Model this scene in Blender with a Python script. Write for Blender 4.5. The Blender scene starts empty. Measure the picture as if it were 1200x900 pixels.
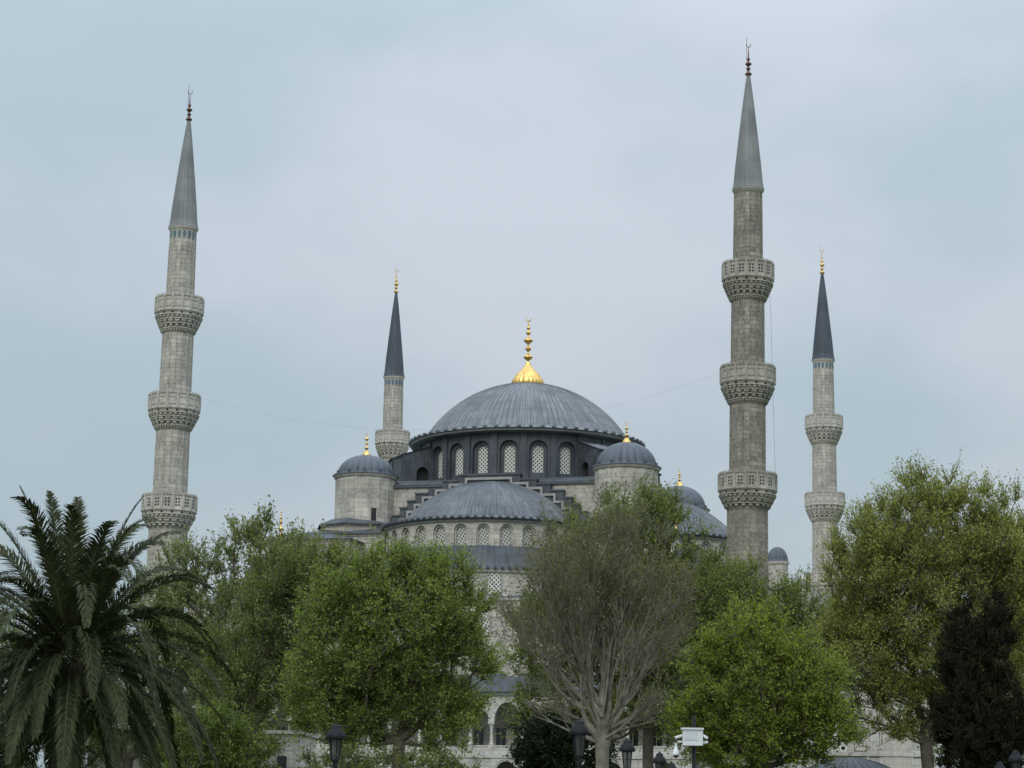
import bpy, math, random
import numpy as np
from mathutils import Vector, Matrix
PI = math.pi
random.seed(7); RNG = np.random.default_rng(11)
S = bpy.context.scene
COL = S.collection

# ------------------------------------------------------------------ camera
F = 2650.0; HZ = 970.0; CZ = 1.6
PITCH = math.atan((HZ-450)/F); ROLL = 0.0156
fw = Vector((0, math.cos(PITCH), math.sin(PITCH)))
r0 = Vector((1, 0, 0)); u0_ = Vector((0, -math.sin(PITCH), math.cos(PITCH)))
rt = r0*math.cos(ROLL) + u0_*math.sin(ROLL)
up = u0_*math.cos(ROLL) - r0*math.sin(ROLL)
cd = bpy.data.cameras.new('camera'); cam = bpy.data.objects.new('camera', cd); COL.objects.link(cam)
cam.matrix_world = Matrix(((rt.x, up.x, -fw.x, 0), (rt.y, up.y, -fw.y, 0), (rt.z, up.z, -fw.z, CZ), (0, 0, 0, 1)))
cd.sensor_width = 36; cd.lens = F/1200*36; cd.clip_end = 20000; cd.clip_start = 0.5
S.camera = cam
def P(u, v, Y):
    d = fw + rt*((u-600)/F) + up*((450-v)/F)
    return Vector((0, 0, CZ)) + d*(Y/d.y)
def PM(Y): return F/Y          # about how many photo pixels one metre covers

# ------------------------------------------------------------------ world and sun
SUN_EL, SUN_AZ = math.radians(38), math.radians(200)   # azimuth from +Y, clockwise
w = bpy.data.worlds.new('World'); S.world = w; w.use_nodes = True
nt = w.node_tree; nt.nodes.clear()
def N(t, typ, **kw):
    n = t.nodes.new(typ)
    for k, v in kw.items(): setattr(n, k, v)
    return n
def mixc(t, fac, a, b, mode='MIX'):
    m = t.nodes.new('ShaderNodeMix'); m.data_type = 'RGBA'; m.blend_type = mode
    for sock, val in ((m.inputs[0], fac), (m.inputs[6], a), (m.inputs[7], b)):
        if hasattr(val, 'is_output') or isinstance(val, bpy.types.NodeSocket): t.links.new(val, sock)
        elif isinstance(val, (int, float)): sock.default_value = val
        else: sock.default_value = (*val, 1)
    return m.outputs[2]
def math_(t, op, a, b=None, clamp=False):
    m = t.nodes.new('ShaderNodeMath'); m.operation = op; m.use_clamp = clamp
    for i, val in enumerate((a, b)):
        if val is None: continue
        if isinstance(val, bpy.types.NodeSocket): t.links.new(val, m.inputs[i])
        else: m.inputs[i].default_value = val
    return m.outputs[0]
def maprange(t, val, a, b, c, d, smooth=False):
    m = t.nodes.new('ShaderNodeMapRange'); t.links.new(val, m.inputs[0])
    if smooth: m.interpolation_type = 'SMOOTHSTEP'
    for i, x in enumerate((a, b, c, d)): m.inputs[i+1].default_value = x
    return m.outputs[0]
sky = N(nt, 'ShaderNodeTexSky', sky_type='NISHITA', sun_disc=False, sun_elevation=SUN_EL, sun_rotation=SUN_AZ, air_density=1.2, dust_density=2.5)
tc = N(nt, 'ShaderNodeTexCoord'); sep = N(nt, 'ShaderNodeSeparateXYZ'); nt.links.new(tc.outputs['Generated'], sep.inputs[0])
mp = N(nt, 'ShaderNodeMapping'); nt.links.new(tc.outputs['Generated'], mp.inputs[0]); mp.inputs['Scale'].default_value = (1, 1, 1.7); mp.inputs['Location'].default_value = (3.1, .4, .2)
nz = N(nt, 'ShaderNodeTexNoise'); nt.links.new(mp.outputs[0], nz.inputs[0]); nz.inputs['Scale'].default_value = 5.5; nz.inputs['Detail'].default_value = 4; nz.inputs['Roughness'].default_value = .45
nz2 = N(nt, 'ShaderNodeTexNoise'); nt.links.new(mp.outputs[0], nz2.inputs[0]); nz2.inputs['Scale'].default_value = 14; nz2.inputs['Detail'].default_value = 5
zc = math_(nt, 'MAXIMUM', sep.outputs[2], 0.0)
# the thin overcast: brighter towards the zenith like a real overcast sky, lilac-grey patches over blue-grey gaps
side = maprange(nt, sep.outputs[0], -.2, .02, -.28, .08, True)
edge = maprange(nt, sep.outputs[0], .12, .24, 0, -.12, True)
low = maprange(nt, sep.outputs[2], .06, .32, -.16, .16)
cov = math_(nt, 'ADD', math_(nt, 'ADD', math_(nt, 'ADD', maprange(nt, nz.outputs[0], .3, .7, 0, 1), side), low), edge)
cov = math_(nt, 'ADD', cov, math_(nt, 'MULTIPLY', math_(nt, 'SUBTRACT', nz2.outputs[0], .5), .35), True)
covs = maprange(nt, cov, .1, .9, 0, 1, True)
cl = mixc(nt, covs, (3.8, 4.72, 5.28), (5.05, 5.5, 6.12))
grad = math_(nt, 'MULTIPLY', maprange(nt, zc, .04, .34, 1.22, 1.62), maprange(nt, zc, .34, 1.0, 1.0, 3.1))
gm = N(nt, 'ShaderNodeVectorMath', operation='SCALE'); nt.links.new(cl, gm.inputs[0]); nt.links.new(grad, gm.inputs['Scale'])
skyc = mixc(nt, .88, sky.outputs[0], gm.outputs[0])
bg = N(nt, 'ShaderNodeBackground'); nt.links.new(skyc, bg.inputs[0]); bg.inputs[1].default_value = 0.085
out = N(nt, 'ShaderNodeOutputWorld'); nt.links.new(bg.outputs[0], out.inputs[0])
sl = bpy.data.lights.new('sun', 'SUN'); sl.energy = 1.2; sl.angle = math.radians(25); sl.color = (1, .96, .9)
so = bpy.data.objects.new('sun', sl); COL.objects.link(so)
sd = Vector((math.sin(SUN_AZ)*math.cos(SUN_EL), math.cos(SUN_AZ)*math.cos(SUN_EL), math.sin(SUN_EL)))
so.rotation_euler = sd.to_track_quat('Z', 'Y').to_euler(); so.location = (0, 0, 300)
S.view_settings.view_transform = 'Standard'; S.view_settings.look = 'None'; S.view_settings.gamma = 1; S.view_settings.use_curve_mapping = False
S.view_settings.exposure = 0.0
S.render.engine = 'CYCLES'
S.cycles.max_bounces = 5; S.cycles.diffuse_bounces = 3; S.cycles.transparent_max_bounces = 4

# ------------------------------------------------------------------ materials
def newmat(name, rough=.85, metal=0.0):
    m = bpy.data.materials.new(name); m.use_nodes = True
    b = m.node_tree.nodes['Principled BSDF']; b.inputs['Roughness'].default_value = rough; b.inputs['Metallic'].default_value = metal
    return m, m.node_tree, b
def plain(name, c, rough=.7, metal=0.0, var=.25, scale=3.0):
    m, t, b = newmat(name, rough, metal)
    tcn = N(t, 'ShaderNodeTexCoord'); n = N(t, 'ShaderNodeTexNoise'); t.links.new(tcn.outputs['Object'], n.inputs[0]); n.inputs['Scale'].default_value = scale; n.inputs['Detail'].default_value = 5
    o = mixc(t, maprange(t, n.outputs[0], .3, .7, 0, 1), [x*(1-var) for x in c], [min(1, x*(1+var)) for x in c]); t.links.new(o, b.inputs['Base Color'])
    return m
def stone(name, c1, c2, mortar, bw=1.1, bh=.48, stain=.5, stainc=(.13, .12, .105), bias=0.0, msize=.03, bump=.35):
    m, t, b = newmat(name, .9)
    uv = N(t, 'ShaderNodeUVMap'); uv.uv_map = 'UVMap'; tcn = N(t, 'ShaderNodeTexCoord')
    br = N(t, 'ShaderNodeTexBrick'); t.links.new(uv.outputs[0], br.inputs['Vector'])
    br.inputs['Color1'].default_value = (*c1, 1); br.inputs['Color2'].default_value = (*c2, 1); br.inputs['Mortar'].default_value = (*mortar, 1)
    br.inputs['Scale'].default_value = 1; br.inputs['Mortar Size'].default_value = msize; br.inputs['Mortar Smooth'].default_value = .3; br.inputs['Bias'].default_value = bias
    br.inputs['Brick Width'].default_value = bw; br.inputs['Row Height'].default_value = bh; br.offset = .43; br.squash = 1.35; br.squash_frequency = 3
    # a second random value per block: a few blocks newly replaced (pale), a few nearly black with soot
    br2 = N(t, 'ShaderNodeTexBrick'); t.links.new(uv.outputs[0], br2.inputs['Vector']); br2.offset = .43; br2.squash = 1.35; br2.squash_frequency = 3
    br2.inputs['Color1'].default_value = (0, 0, 0, 1); br2.inputs['Color2'].default_value = (1, 1, 1, 1); br2.inputs['Mortar'].default_value = (.5, .5, .5, 1)
    br2.inputs['Scale'].default_value = 1; br2.inputs['Mortar Size'].default_value = 0; br2.inputs['Brick Width'].default_value = bw*2; br2.inputs['Row Height'].default_value = bh*2
    n1 = N(t, 'ShaderNodeTexNoise'); t.links.new(tcn.outputs['Object'], n1.inputs[0]); n1.inputs['Scale'].default_value = .55; n1.inputs['Detail'].default_value = 6; n1.inputs['Roughness'].default_value = .65
    mpn = N(t, 'ShaderNodeMapping'); t.links.new(uv.outputs[0], mpn.inputs[0]); mpn.inputs['Scale'].default_value = (2.2, .22, 1)
    n2 = N(t, 'ShaderNodeTexNoise'); t.links.new(mpn.outputs[0], n2.inputs[0]); n2.inputs['Scale'].default_value = 1; n2.inputs['Detail'].default_value = 5; n2.inputs['Roughness'].default_value = .7
    n3 = N(t, 'ShaderNodeTexNoise'); t.links.new(tcn.outputs['Object'], n3.inputs[0]); n3.inputs['Scale'].default_value = 4; n3.inputs['Detail'].default_value = 6
    c = mixc(t, maprange(t, br2.outputs[0], .6, 1, 0, .6), br.outputs[0], [x*.7 for x in c2])
    c = mixc(t, maprange(t, br2.outputs[0], 0, .22, .5, 0), c, [min(1, x*1.2) for x in c1])
    n4 = N(t, 'ShaderNodeTexNoise'); t.links.new(uv.outputs[0], n4.inputs[0]); n4.inputs['Scale'].default_value = .9; n4.inputs['Detail'].default_value = 7; n4.inputs['Roughness'].default_value = .75; n4.inputs['Distortion'].default_value = .6
    c = mixc(t, math_(t, 'MULTIPLY', maprange(t, n4.outputs[0], .48, .62, 0, .55), stain), c, [x*.62 for x in c2])
    st = math_(t, 'MULTIPLY', maprange(t, math_(t, 'ADD', n1.outputs[0], math_(t, 'MULTIPLY', n2.outputs[0], .9)), .8, 1.12, 0, 1), stain)
    c = mixc(t, st, c, stainc)
    c = mixc(t, maprange(t, n3.outputs[0], .35, .65, 0, .35), c, [min(1, x*1.15) for x in c1])
    t.links.new(c, b.inputs['Base Color'])
    bp = N(t, 'ShaderNodeBump'); bp.inputs['Strength'].default_value = bump; bp.inputs['Distance'].default_value = .05
    t.links.new(math_(t, 'SUBTRACT', n3.outputs[0], math_(t, 'MULTIPLY', br.outputs['Fac'], .8)), bp.inputs['Height']); t.links.new(bp.outputs[0], b.inputs['Normal'])
    return m
def lead(name, c1, c2, bw=1.0, bh=1.6, streak=.5, rough=.55, seam=.35, ms=.022):
    m, t, b = newmat(name, rough, .15)
    uv = N(t, 'ShaderNodeUVMap'); uv.uv_map = 'UVMap'; tcn = N(t, 'ShaderNodeTexCoord')
    br = N(t, 'ShaderNodeTexBrick'); t.links.new(uv.outputs[0], br.inputs['Vector']); br.offset = 0; br.squash = 1
    br.inputs['Color1'].default_value = (*c1, 1); br.inputs['Color2'].default_value = (*c2, 1); br.inputs['Mortar'].default_value = (*[x*seam for x in c1], 1)
    br.inputs['Scale'].default_value = 1; br.inputs['Mortar Size'].default_value = ms; br.inputs['Mortar Smooth'].default_value = .4; br.inputs['Brick Width'].default_value = bw; br.inputs['Row Height'].default_value = bh
    mpn = N(t, 'ShaderNodeMapping'); t.links.new(uv.outputs[0], mpn.inputs[0]); mpn.inputs['Scale'].default_value = (2.4, .28, 1)
    n2 = N(t, 'ShaderNodeTexNoise'); t.links.new(mpn.outputs[0], n2.inputs[0]); n2.inputs['Scale'].default_value = 1; n2.inputs['Detail'].default_value = 6; n2.inputs['Roughness'].default_value = .65
    n1 = N(t, 'ShaderNodeTexNoise'); t.links.new(tcn.outputs['Object'], n1.inputs[0]); n1.inputs['Scale'].default_value = .35; n1.inputs['Detail'].default_value = 4
    c = mixc(t, math_(t, 'MULTIPLY', maprange(t, n2.outputs[0], .42, .68, 0, 1), streak), br.outputs[0], [min(1, x*1.75) for x in c1])
    c = mixc(t, maprange(t, n1.outputs[0], .4, .65, 0, .45), c, [x*.6 for x in c2])
    t.links.new(c, b.inputs['Base Color'])
    t.links.new(maprange(t, n2.outputs[0], .3, .7, rough-.1, rough+.2), b.inputs['Roughness'])
    bp = N(t, 'ShaderNodeBump'); bp.inputs['Strength'].default_value = .3; bp.inputs['Distance'].default_value = .04
    t.links.new(math_(t, 'SUBTRACT', n2.outputs[0], br.outputs['Fac']), bp.inputs['Height']); t.links.new(bp.outputs[0], b.inputs['Normal'])
    return m
def lattice(name, cf, ch, scale=3.2, thr=.36, rot=45):
    m, t, b = newmat(name, .7)
    uv = N(t, 'ShaderNodeUVMap'); uv.uv_map = 'UVMap'; mpn = N(t, 'ShaderNodeMapping'); t.links.new(uv.outputs[0], mpn.inputs[0]); mpn.inputs['Rotation'].default_value = (0, 0, math.radians(rot))
    v = N(t, 'ShaderNodeTexVoronoi'); v.voronoi_dimensions = '2D'; t.links.new(mpn.outputs[0], v.inputs['Vector']); v.inputs['Scale'].default_value = scale; v.inputs['Randomness'].default_value = 0
    f = maprange(t, v.outputs['Distance'], thr-.05, thr+.05, 1, 0)
    t.links.new(mixc(t, f, cf, ch), b.inputs['Base Color']); t.links.new(maprange(t, f, 0, 1, .8, .15), b.inputs['Roughness'])
    return m
M = {}
M['stone'] = stone('wall_stone', (.56, .53, .465), (.35, .33, .29), (.22, .21, .19))
M['stone_mid'] = stone('shaft_stone', (.52, .49, .435), (.32, .30, .265), (.18, .17, .15), bw=.95, bh=.42, stain=.55)
M['stone_dark'] = stone('weathered_shaft_stone', (.37, .34, .285), (.155, .14, .115), (.09, .083, .07), bw=.95, bh=.42, stain=.95, stainc=(.11, .10, .085))
M['stone_pale'] = stone('marble_facade', (.55, .53, .49), (.42, .40, .37), (.3, .29, .27), bw=1.3, bh=.5, stain=.4, stainc=(.2, .19, .175))
M['carved'] = stone('carved_stone', (.54, .51, .46), (.40, .38, .34), (.28, .26, .23), bw=.7, bh=.5, stain=.5, msize=.006)
M['carved_dark'] = stone('weathered_carved_stone', (.44, .41, .36), (.30, .28, .24), (.2, .19, .16), bw=.7, bh=.5, stain=.6, msize=.006)
M['coping'] = plain('pale_coping', (.29, .285, .275), .8, 0, .2, 2)
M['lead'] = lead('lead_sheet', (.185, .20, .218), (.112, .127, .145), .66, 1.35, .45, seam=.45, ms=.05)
M['lead_blue'] = lead('lead_sheet_semi', (.14, .157, .175), (.078, .092, .11), .48, 1.1, .55, seam=.45, ms=.045)
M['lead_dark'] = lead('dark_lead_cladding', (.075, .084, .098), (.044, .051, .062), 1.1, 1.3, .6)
M['lead_rib'] = lead('ribbed_lead', (.085, .1, .125), (.06, .072, .09), 30, 30, .6)
M['spire_pale'] = lead('pale_spire_lead', (.21, .218, .216), (.16, .168, .168), .55, 2.6, .3, seam=.5)
M['spire_dark'] = lead('dark_spire_lead', (.06, .075, .095), (.045, .056, .072), .55, 9, .45)
M['gold'] = plain('gilded_copper', (.76, .50, .17), .36, 1.0, .2, 2)
M['copper'] = plain('tarnished_copper', (.17, .085, .06), .5, .6, .3, 4)
M['tile'] = plain('blue_tile', (.07, .14, .18), .3, 0, .4, 5)
M['grille'] = lattice('pierced_window_grille', (.62, .62, .56), (.06, .07, .075), 3.5, .35)
M['grille2'] = lattice('pierced_stone_grille', (.5, .49, .45), (.08, .085, .085), 3.7, .34, 30)
M['hexgrille'] = lattice('marble_hex_grille', (.6, .6, .56), (.03, .03, .03), 2.6, .36, 45)
M['glass'] = plain('dark_glass', (.012, .014, .017), .15, 0, .2, 1)
M['hole_shade'] = plain('painted_hole_shade', (.02, .02, .02), .9)  # near-black colour standing in for the shade inside openings
M['iron'] = plain('black_iron', (.012, .013, .015), .55, 0, .2, 8)
M['white'] = plain('white_enamel', (.58, .61, .61), .4, 0, .05, 3)
M['greybox'] = plain('grey_panel', (.45, .49, .5), .5, 0, .08, 6)
M['cable'] = plain('cable_steel', (.25, .27, .28), .6)
M['bark'] = plain('tree_bark', (.075, .065, .05), .9, 0, .35, 3)
M['bark_dark'] = plain('dark_bark', (.022, .02, .014), .95, 0, .3, 3)
M['bark_grey'] = plain('grey_tree_bark', (.165, .152, .12), .9, 0, .45, 2.5)
M['bark_palm'] = plain('palm_bark', (.06, .05, .038), .95, 0, .4, 9)
M['rachis'] = plain('frond_rib', (.12, .13, .05), .6, 0, .2, 3)
M['grass'] = plain('lawn', (.05, .08, .025), .9, 0, .3, .4)
M['paving'] = plain('paving', (.25, .24, .22), .85, 0, .2, .6)
M['iron'].node_tree.nodes['Principled BSDF'].inputs['Specular IOR Level'].default_value = .15
def leafmat(name, c, c2, trans=.38, rough=.55, spec=.3):
    m, t, b = newmat(name, rough); b.inputs['Specular IOR Level'].default_value = spec
    at = N(t, 'ShaderNodeAttribute'); at.attribute_name = 'tint'
    o = mixc(t, at.outputs['Fac'], c, c2); t.links.new(o, b.inputs['Base Color'])
    tr = N(t, 'ShaderNodeBsdfTranslucent'); t.links.new(mixc(t, 1.0, o, (1.2, 1.25, .6), 'MULTIPLY'), tr.inputs[0])
    ms = N(t, 'ShaderNodeMixShader'); ms.inputs[0].default_value = trans
    t.links.new(b.outputs[0], ms.inputs[1]); t.links.new(tr.outputs[0], ms.inputs[2])
    t.links.new(ms.outputs[0], t.nodes['Material Output'].inputs[0])
    return m
M['leaf_green'] = leafmat('fresh_green_leaf', (.105, .15, .032), (.25, .31, .07))
M['leaf_bright'] = leafmat('bright_green_leaf', (.115, .155, .024), (.28, .335, .05))
M['leaf_olive'] = leafmat('olive_leaf', (0.1, 0.13, 0.034), (0.2, 0.235, 0.065))
M['leaf_pale'] = leafmat('pale_olive_leaf', (0.12, 0.15, 0.055), (0.25, 0.28, 0.12))
M['leaf_plane'] = leafmat('plane_tree_leaf', (.145, .165, .04), (.33, .35, .09))
M['leaf_brown'] = leafmat('budding_brown_leaf', (.10, .105, .038), (0.17, 0.165, 0.065))
M['leaf_dark'] = leafmat('dark_evergreen_leaf', (.008, .014, .006), (.024, .035, .016), .05, .7, .15)
M['leaf_cypress'] = leafmat('cypress_spray', (.009, .012, .007), (.036, .037, .02), .05, .9, .05)
M['leaf_palm'] = leafmat('palm_leaflet', (.015, .021, .007), (.066, .078, .026), .1, .75)

# ------------------------------------------------------------------ mesh helpers
class MB:
    def __init__(s): s.v = []; s.f = []; s.uv = []; s.m = []; s.sm = []
    def face(s, pts, uvs=None, mat=0, smooth=False):
        i = len(s.v); s.v += [tuple(p) for p in pts]; s.f.append(tuple(range(i, i+len(pts))))
        if uvs is None:
            a, b_, c = Vector(pts[0]), Vector(pts[1]), Vector(pts[2]); n = (b_-a).cross(c-a)
            ax = max(range(3), key=lambda k: abs(n[k]))
            uvs = [((p[1], p[2]) if ax == 0 else (p[0], p[2]) if ax == 1 else (p[0], p[1])) for p in pts]
        s.uv += [tuple(q) for q in uvs]; s.m.append(mat); s.sm.append(smooth)
    def grid(s, pts, uvs, mat=0, smooth=True):     # pts[i][j]
        base = len(s.v); nr, nc = len(pts), len(pts[0])
        for row in pts: s.v += [tuple(p) for p in row]
        for i in range(nr-1):
            for j in range(nc-1):
                s.f.append((base+i*nc+j, base+i*nc+j+1, base+(i+1)*nc+j+1, base+(i+1)*nc+j))
                s.uv += [uvs[i][j], uvs[i][j+1], uvs[i+1][j+1], uvs[i+1][j]]; s.m.append(mat); s.sm.append(smooth)
    def box(s, x0, x1, y0, y1, z0, z1, mat=0, rot=0.0, c=(0, 0)):
        cs, sn = math.cos(rot), math.sin(rot)
        def q(x, y, z): return (c[0]+x*cs-y*sn, c[1]+x*sn+y*cs, z)
        for a, uvf in (([(x0, y0, z0), (x1, y0, z0), (x1, y0, z1), (x0, y0, z1)], 1), ([(x1, y1, z0), (x0, y1, z0), (x0, y1, z1), (x1, y1, z1)], 1),
                       ([(x1, y0, z0), (x1, y1, z0), (x1, y1, z1), (x1, y0, z1)], 0), ([(x0, y1, z0), (x0, y0, z0), (x0, y0, z1), (x0, y1, z1)], 0),
                       ([(x0, y0, z1), (x1, y0, z1), (x1, y1, z1), (x0, y1, z1)], 2), ([(x0, y1, z0), (x1, y1, z0), (x1, y0, z0), (x0, y0, z0)], 2)):
            uv = [((p[0], p[2]) if uvf == 1 else (p[1], p[2]) if uvf == 0 else (p[0], p[1])) for p in a]
            s.face([q(*p) for p in a], uv, mat)
    def lathe(s, prof, n=48, cx=0, cy=0, a0=0, a1=2*PI, mat=0, smooth=True, mod=None, refr=None, per=1):
        R = refr or max(r for r, z in prof); L = [0]
        for (r, z), (r2, z2) in zip(prof, prof[1:]): L.append(L[-1]+math.hypot(r2-r, z2-z))
        tot = L[-1]
        pts = []; uvs = []
        for i, (r, z) in enumerate(prof):
            row = []; ur = []
            for j in range(n+1):
                a = a0+(a1-a0)*j/n
                rr = r*(mod(a, j, L[i]/tot) if mod else 1)
                row.append((cx+rr*math.sin(a), cy-rr*math.cos(a), z)); ur.append((a*R, L[i]))
            pts.append(row); uvs.append(ur)
        if smooth: s.grid(pts, uvs, mat, True)
        else:
            for i in range(len(prof)-1):
                for j in range(n): s.face([pts[i][j], pts[i][j+1], pts[i+1][j+1], pts[i+1][j]], [uvs[i][j], uvs[i][j+1], uvs[i+1][j+1], uvs[i+1][j]], mat)
    def tube(s, pts, rad, n=6, mat=0):
        ps = [Vector(p) for p in pts]; rows = []; uvs = []; L = 0
        for i, p in enumerate(ps):
            d = (ps[min(i+1, len(ps)-1)]-ps[max(i-1, 0)]).normalized()
            a = d.cross(Vector((0, 0, 1)) if abs(d.z) < .9 else Vector((1, 0, 0))).normalized(); b = d.cross(a)
            r = rad[i] if isinstance(rad, (list, tuple)) else rad
            if i: L += (p-ps[i-1]).length
            rows.append([p+(a*math.cos(2*PI*k/n)+b*math.sin(2*PI*k/n))*r for k in range(n+1)]); uvs.append([(k/n*6.28*r, L) for k in range(n+1)])
        s.grid(rows, uvs, mat, True)
    def build(s, name, mats, parent=None, loc=None, rotz=None):
        me = bpy.data.meshes.new(name); me.from_pydata(s.v, [], s.f)
        ul = me.uv_layers.new(name='UVMap'); ul.data.foreach_set('uv', np.array(s.uv, dtype=np.float32).ravel())
        for m in (mats if isinstance(mats, (list, tuple)) else [mats]): me.materials.append(M[m])
        me.polygons.foreach_set('material_index', s.m); me.polygons.foreach_set('use_smooth', s.sm); me.update()
        o = bpy.data.objects.new(name, me); COL.objects.link(o)
        if parent: o.parent = parent
        if loc: o.location = loc
        if rotz is not None: o.rotation_euler = (0, 0, rotz)
        return o
def thing(name, label, cat, loc=(0, 0, 0), rotz=0, group=None):
    o = bpy.data.objects.new(name, None); COL.objects.link(o); o.location = loc; o.rotation_euler = (0, 0, rotz); o.empty_display_size = .1
    o['label'] = label; o['category'] = cat
    if group: o['group'] = group
    return o
def struct(o): o['kind'] = 'structure'; return o
def inst(src, parent, loc, rotz=0.0, scale=None):
    o = src.copy(); COL.objects.link(o); o.parent = parent; o.location = loc; o.rotation_euler = (0, 0, rotz)
    if scale: o.scale = scale
    return o

# wall piece with one arched opening, laid through mapf(u, z, depth)
def archpts(cx, hw, spring, rise, n=14, pointed=.0):
    out = []
    for i in range(n+1):
        a = PI - PI*i/n
        out.append((cx+hw*math.cos(a), spring+rise*(math.sin(a)**(1-pointed))))
    return out
def bay(mb, mapf, u0, u1, z0, z1, cx, hw, sill, spring, rise, depth, mat=0, rmat=0, d0=0.0):
    ap = archpts(cx, hw, spring, rise)
    def fq(pp): mb.face([mapf(u, z, d0) for u, z in pp], pp, mat)
    nu = 3
    for (a, b_) in ((u0, cx-hw), (cx+hw, u1)):
        for k in range(nu):
            x0 = a+(b_-a)*k/nu; x1 = a+(b_-a)*(k+1)/nu
            if x1-x0 > 1e-5: fq([(x0, z0), (x1, z0), (x1, z1), (x0, z1)])
    for (xa, za), (xb, zb) in zip(ap, ap[1:]):
        fq([(xa, za), (xb, zb), (xb, z1), (xa, z1)])
        if sill > z0+1e-4: fq([(xa, z0), (xb, z0), (xb, sill), (xa, sill)])
    ol = [(cx-hw, sill)] + ap + [(cx+hw, sill)]
    for (a, b_) in zip(ol, ol[1:]+ol[:1]):
        L = math.hypot(b_[0]-a[0], b_[1]-a[1])
        mb.face([mapf(a[0], a[1], d0), mapf(b_[0], b_[1], d0), mapf(b_[0], b_[1], d0+depth), mapf(a[0], a[1], d0+depth)], [(0, a[1]), (0, b_[1]+.001), (depth, b_[1]+.001), (depth, a[1])], rmat)
def cylmap(R, cx=0, cy=0):
    return lambda u, z, d: (cx+(R-d)*math.sin(u/R), cy-(R-d)*math.cos(u/R), z)
def planmap(y, x=0): return lambda u, z, d: (x+u, y+d, z)
def window_mesh(hw, h, rise, frame=.09, pane='grille', fmat='coping', th=.12):
    """arched grille standing in its frame, origin at sill centre, faces -y"""
    mb = MB(); ap = archpts(0, hw, h-rise, rise); ai = archpts(0, hw-frame, h-rise, rise-frame*.9)
    mb.face([(x, .03, z) for x, z in [(-hw+frame, frame)]+ai+[(hw-frame, frame)]][::1], [(x, z) for x, z in [(-hw+frame, frame)]+ai+[(hw-frame, frame)]], 0)
    o1 = [(-hw, 0)]+ap+[(hw, 0)]; i1 = [(-hw+frame, frame)]+ai+[(hw-frame, frame)]
    for k in range(len(o1)):
        a, b_, c, d = o1[k], o1[(k+1) % len(o1)], i1[(k+1) % len(o1)], i1[k]
        mb.face([(a[0], -th/2, a[1]), (b_[0], -th/2, b_[1]), (c[0], -th/2, c[1]), (d[0], -th/2, d[1])], None, 1)
        mb.face([(d[0], -th/2, d[1]), (c[0], -th/2, c[1]), (c[0], .03, c[1]), (d[0], .03, d[1])], [(0, 0), (0, .1), (.1, .1), (.1, 0)], 1)
    o = mb.build('window', [pane, fmat]); return o

# ------------------------------------------------------------------ ground
g = MB(); R_ = 6000
g.face([(-R_, -R_/3, 0), (R_, -R_/3, 0), (R_, R_*1.5, 0), (-R_, R_*1.5, 0)]); o = g.build('ground', 'grass'); struct(o)
g = MB(); g.face([(-60, -8, .004), (60, -8, .004), (60, 36, .004), (-60, 36, .004)]); g.face([(-4, 36, .004), (6, 36, .004), (9, 196, .004), (-9, 196, .004)])
o = g.build('path', 'paving'); struct(o)

# ------------------------------------------------------------------ mosque
T = math.radians(15.2); MC = (1.7, 240.0)
def wl(x, y): return (MC[0]+x*math.cos(T)+y*math.sin(T), MC[1]-x*math.sin(T)+y*math.cos(T))
def zat(v, x, y, world=False):
    X, Y = (x, y) if world else wl(x, y)
    # v = 450 - F*(up.d)/(fw.d)
    k = (450-v)/F; num = k*(fw.x*X+fw.y*Y)-(up.x*X+up.y*Y); den = up.z-k*fw.z
    return CZ+num/den
mq = thing('mosque', 'great grey stone mosque with a large lead dome, cascading half domes and gilded finials', 'mosque', (MC[0], MC[1], 0), -T)

def finial(name, scale, parent, loc, mat='gold', bulbs=4, onion=True, total=6.8):
    """gilded alem: fluted onion foot, stacked balls, crescent"""
    mb = MB(); s = scale; n = 40
    if onion:
        prof = [(1.75, 0), (1.78, .25), (1.66, .55), (1.4, 1.0), (1.0, 1.45), (.6, 1.85), (.34, 2.2), (.22, 2.6)]
        mb.lathe([(r*s, z*s) for r, z in prof], 96, mod=lambda a, j, f: 1-.07*abs(math.sin(a*12))*(1-f*.5))
        z = 2.6; sizes = [.5, .34, .5, .27, .2, .15][:bulbs+1]
    else:
        mb.lathe([(r*s, z*s) for r, z in [(.9, 0), (.85, .3), (.5, .8), (.25, 1.1)]], 48, mod=lambda a, j, f: 1-.06*abs(math.sin(a*8)))
        z = 1.1; sizes = [.42, .3, .4, .24, .18][:bulbs]
    avail = total-z-.8; tot = sum(sizes)*2.2
    for q in sizes:
        hh = q*2.2*avail/tot
        pr = [(.12, z)] + [(.12+(q-.12)*math.sin(PI*t)**.8, z+hh*.15+hh*.6*t) for t in (0, .12, .25, .4, .5, .6, .75, .88, 1)] + [(.1, z+hh)]
        mb.lathe([(r*s, zz*s) for r, zz in pr], 16); z += hh
    mb.lathe([(.1*s, z*s), (.07*s, (z+.3)*s), (.03*s, (z+.5)*s)], 8)
    cz = z+.55; cr = [(.28*math.sin(a)*s, 0, (cz+.28-.28*math.cos(a))*s) for a in np.linspace(-2.5, 2.5, 15)]
    mb.tube(cr, [(.015+.05*math.cos(a/2.5*PI/2))*s for a in np.linspace(-2.5, 2.5, 15)], 6)
    o = mb.build(name, mat, parent, loc); return o

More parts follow.
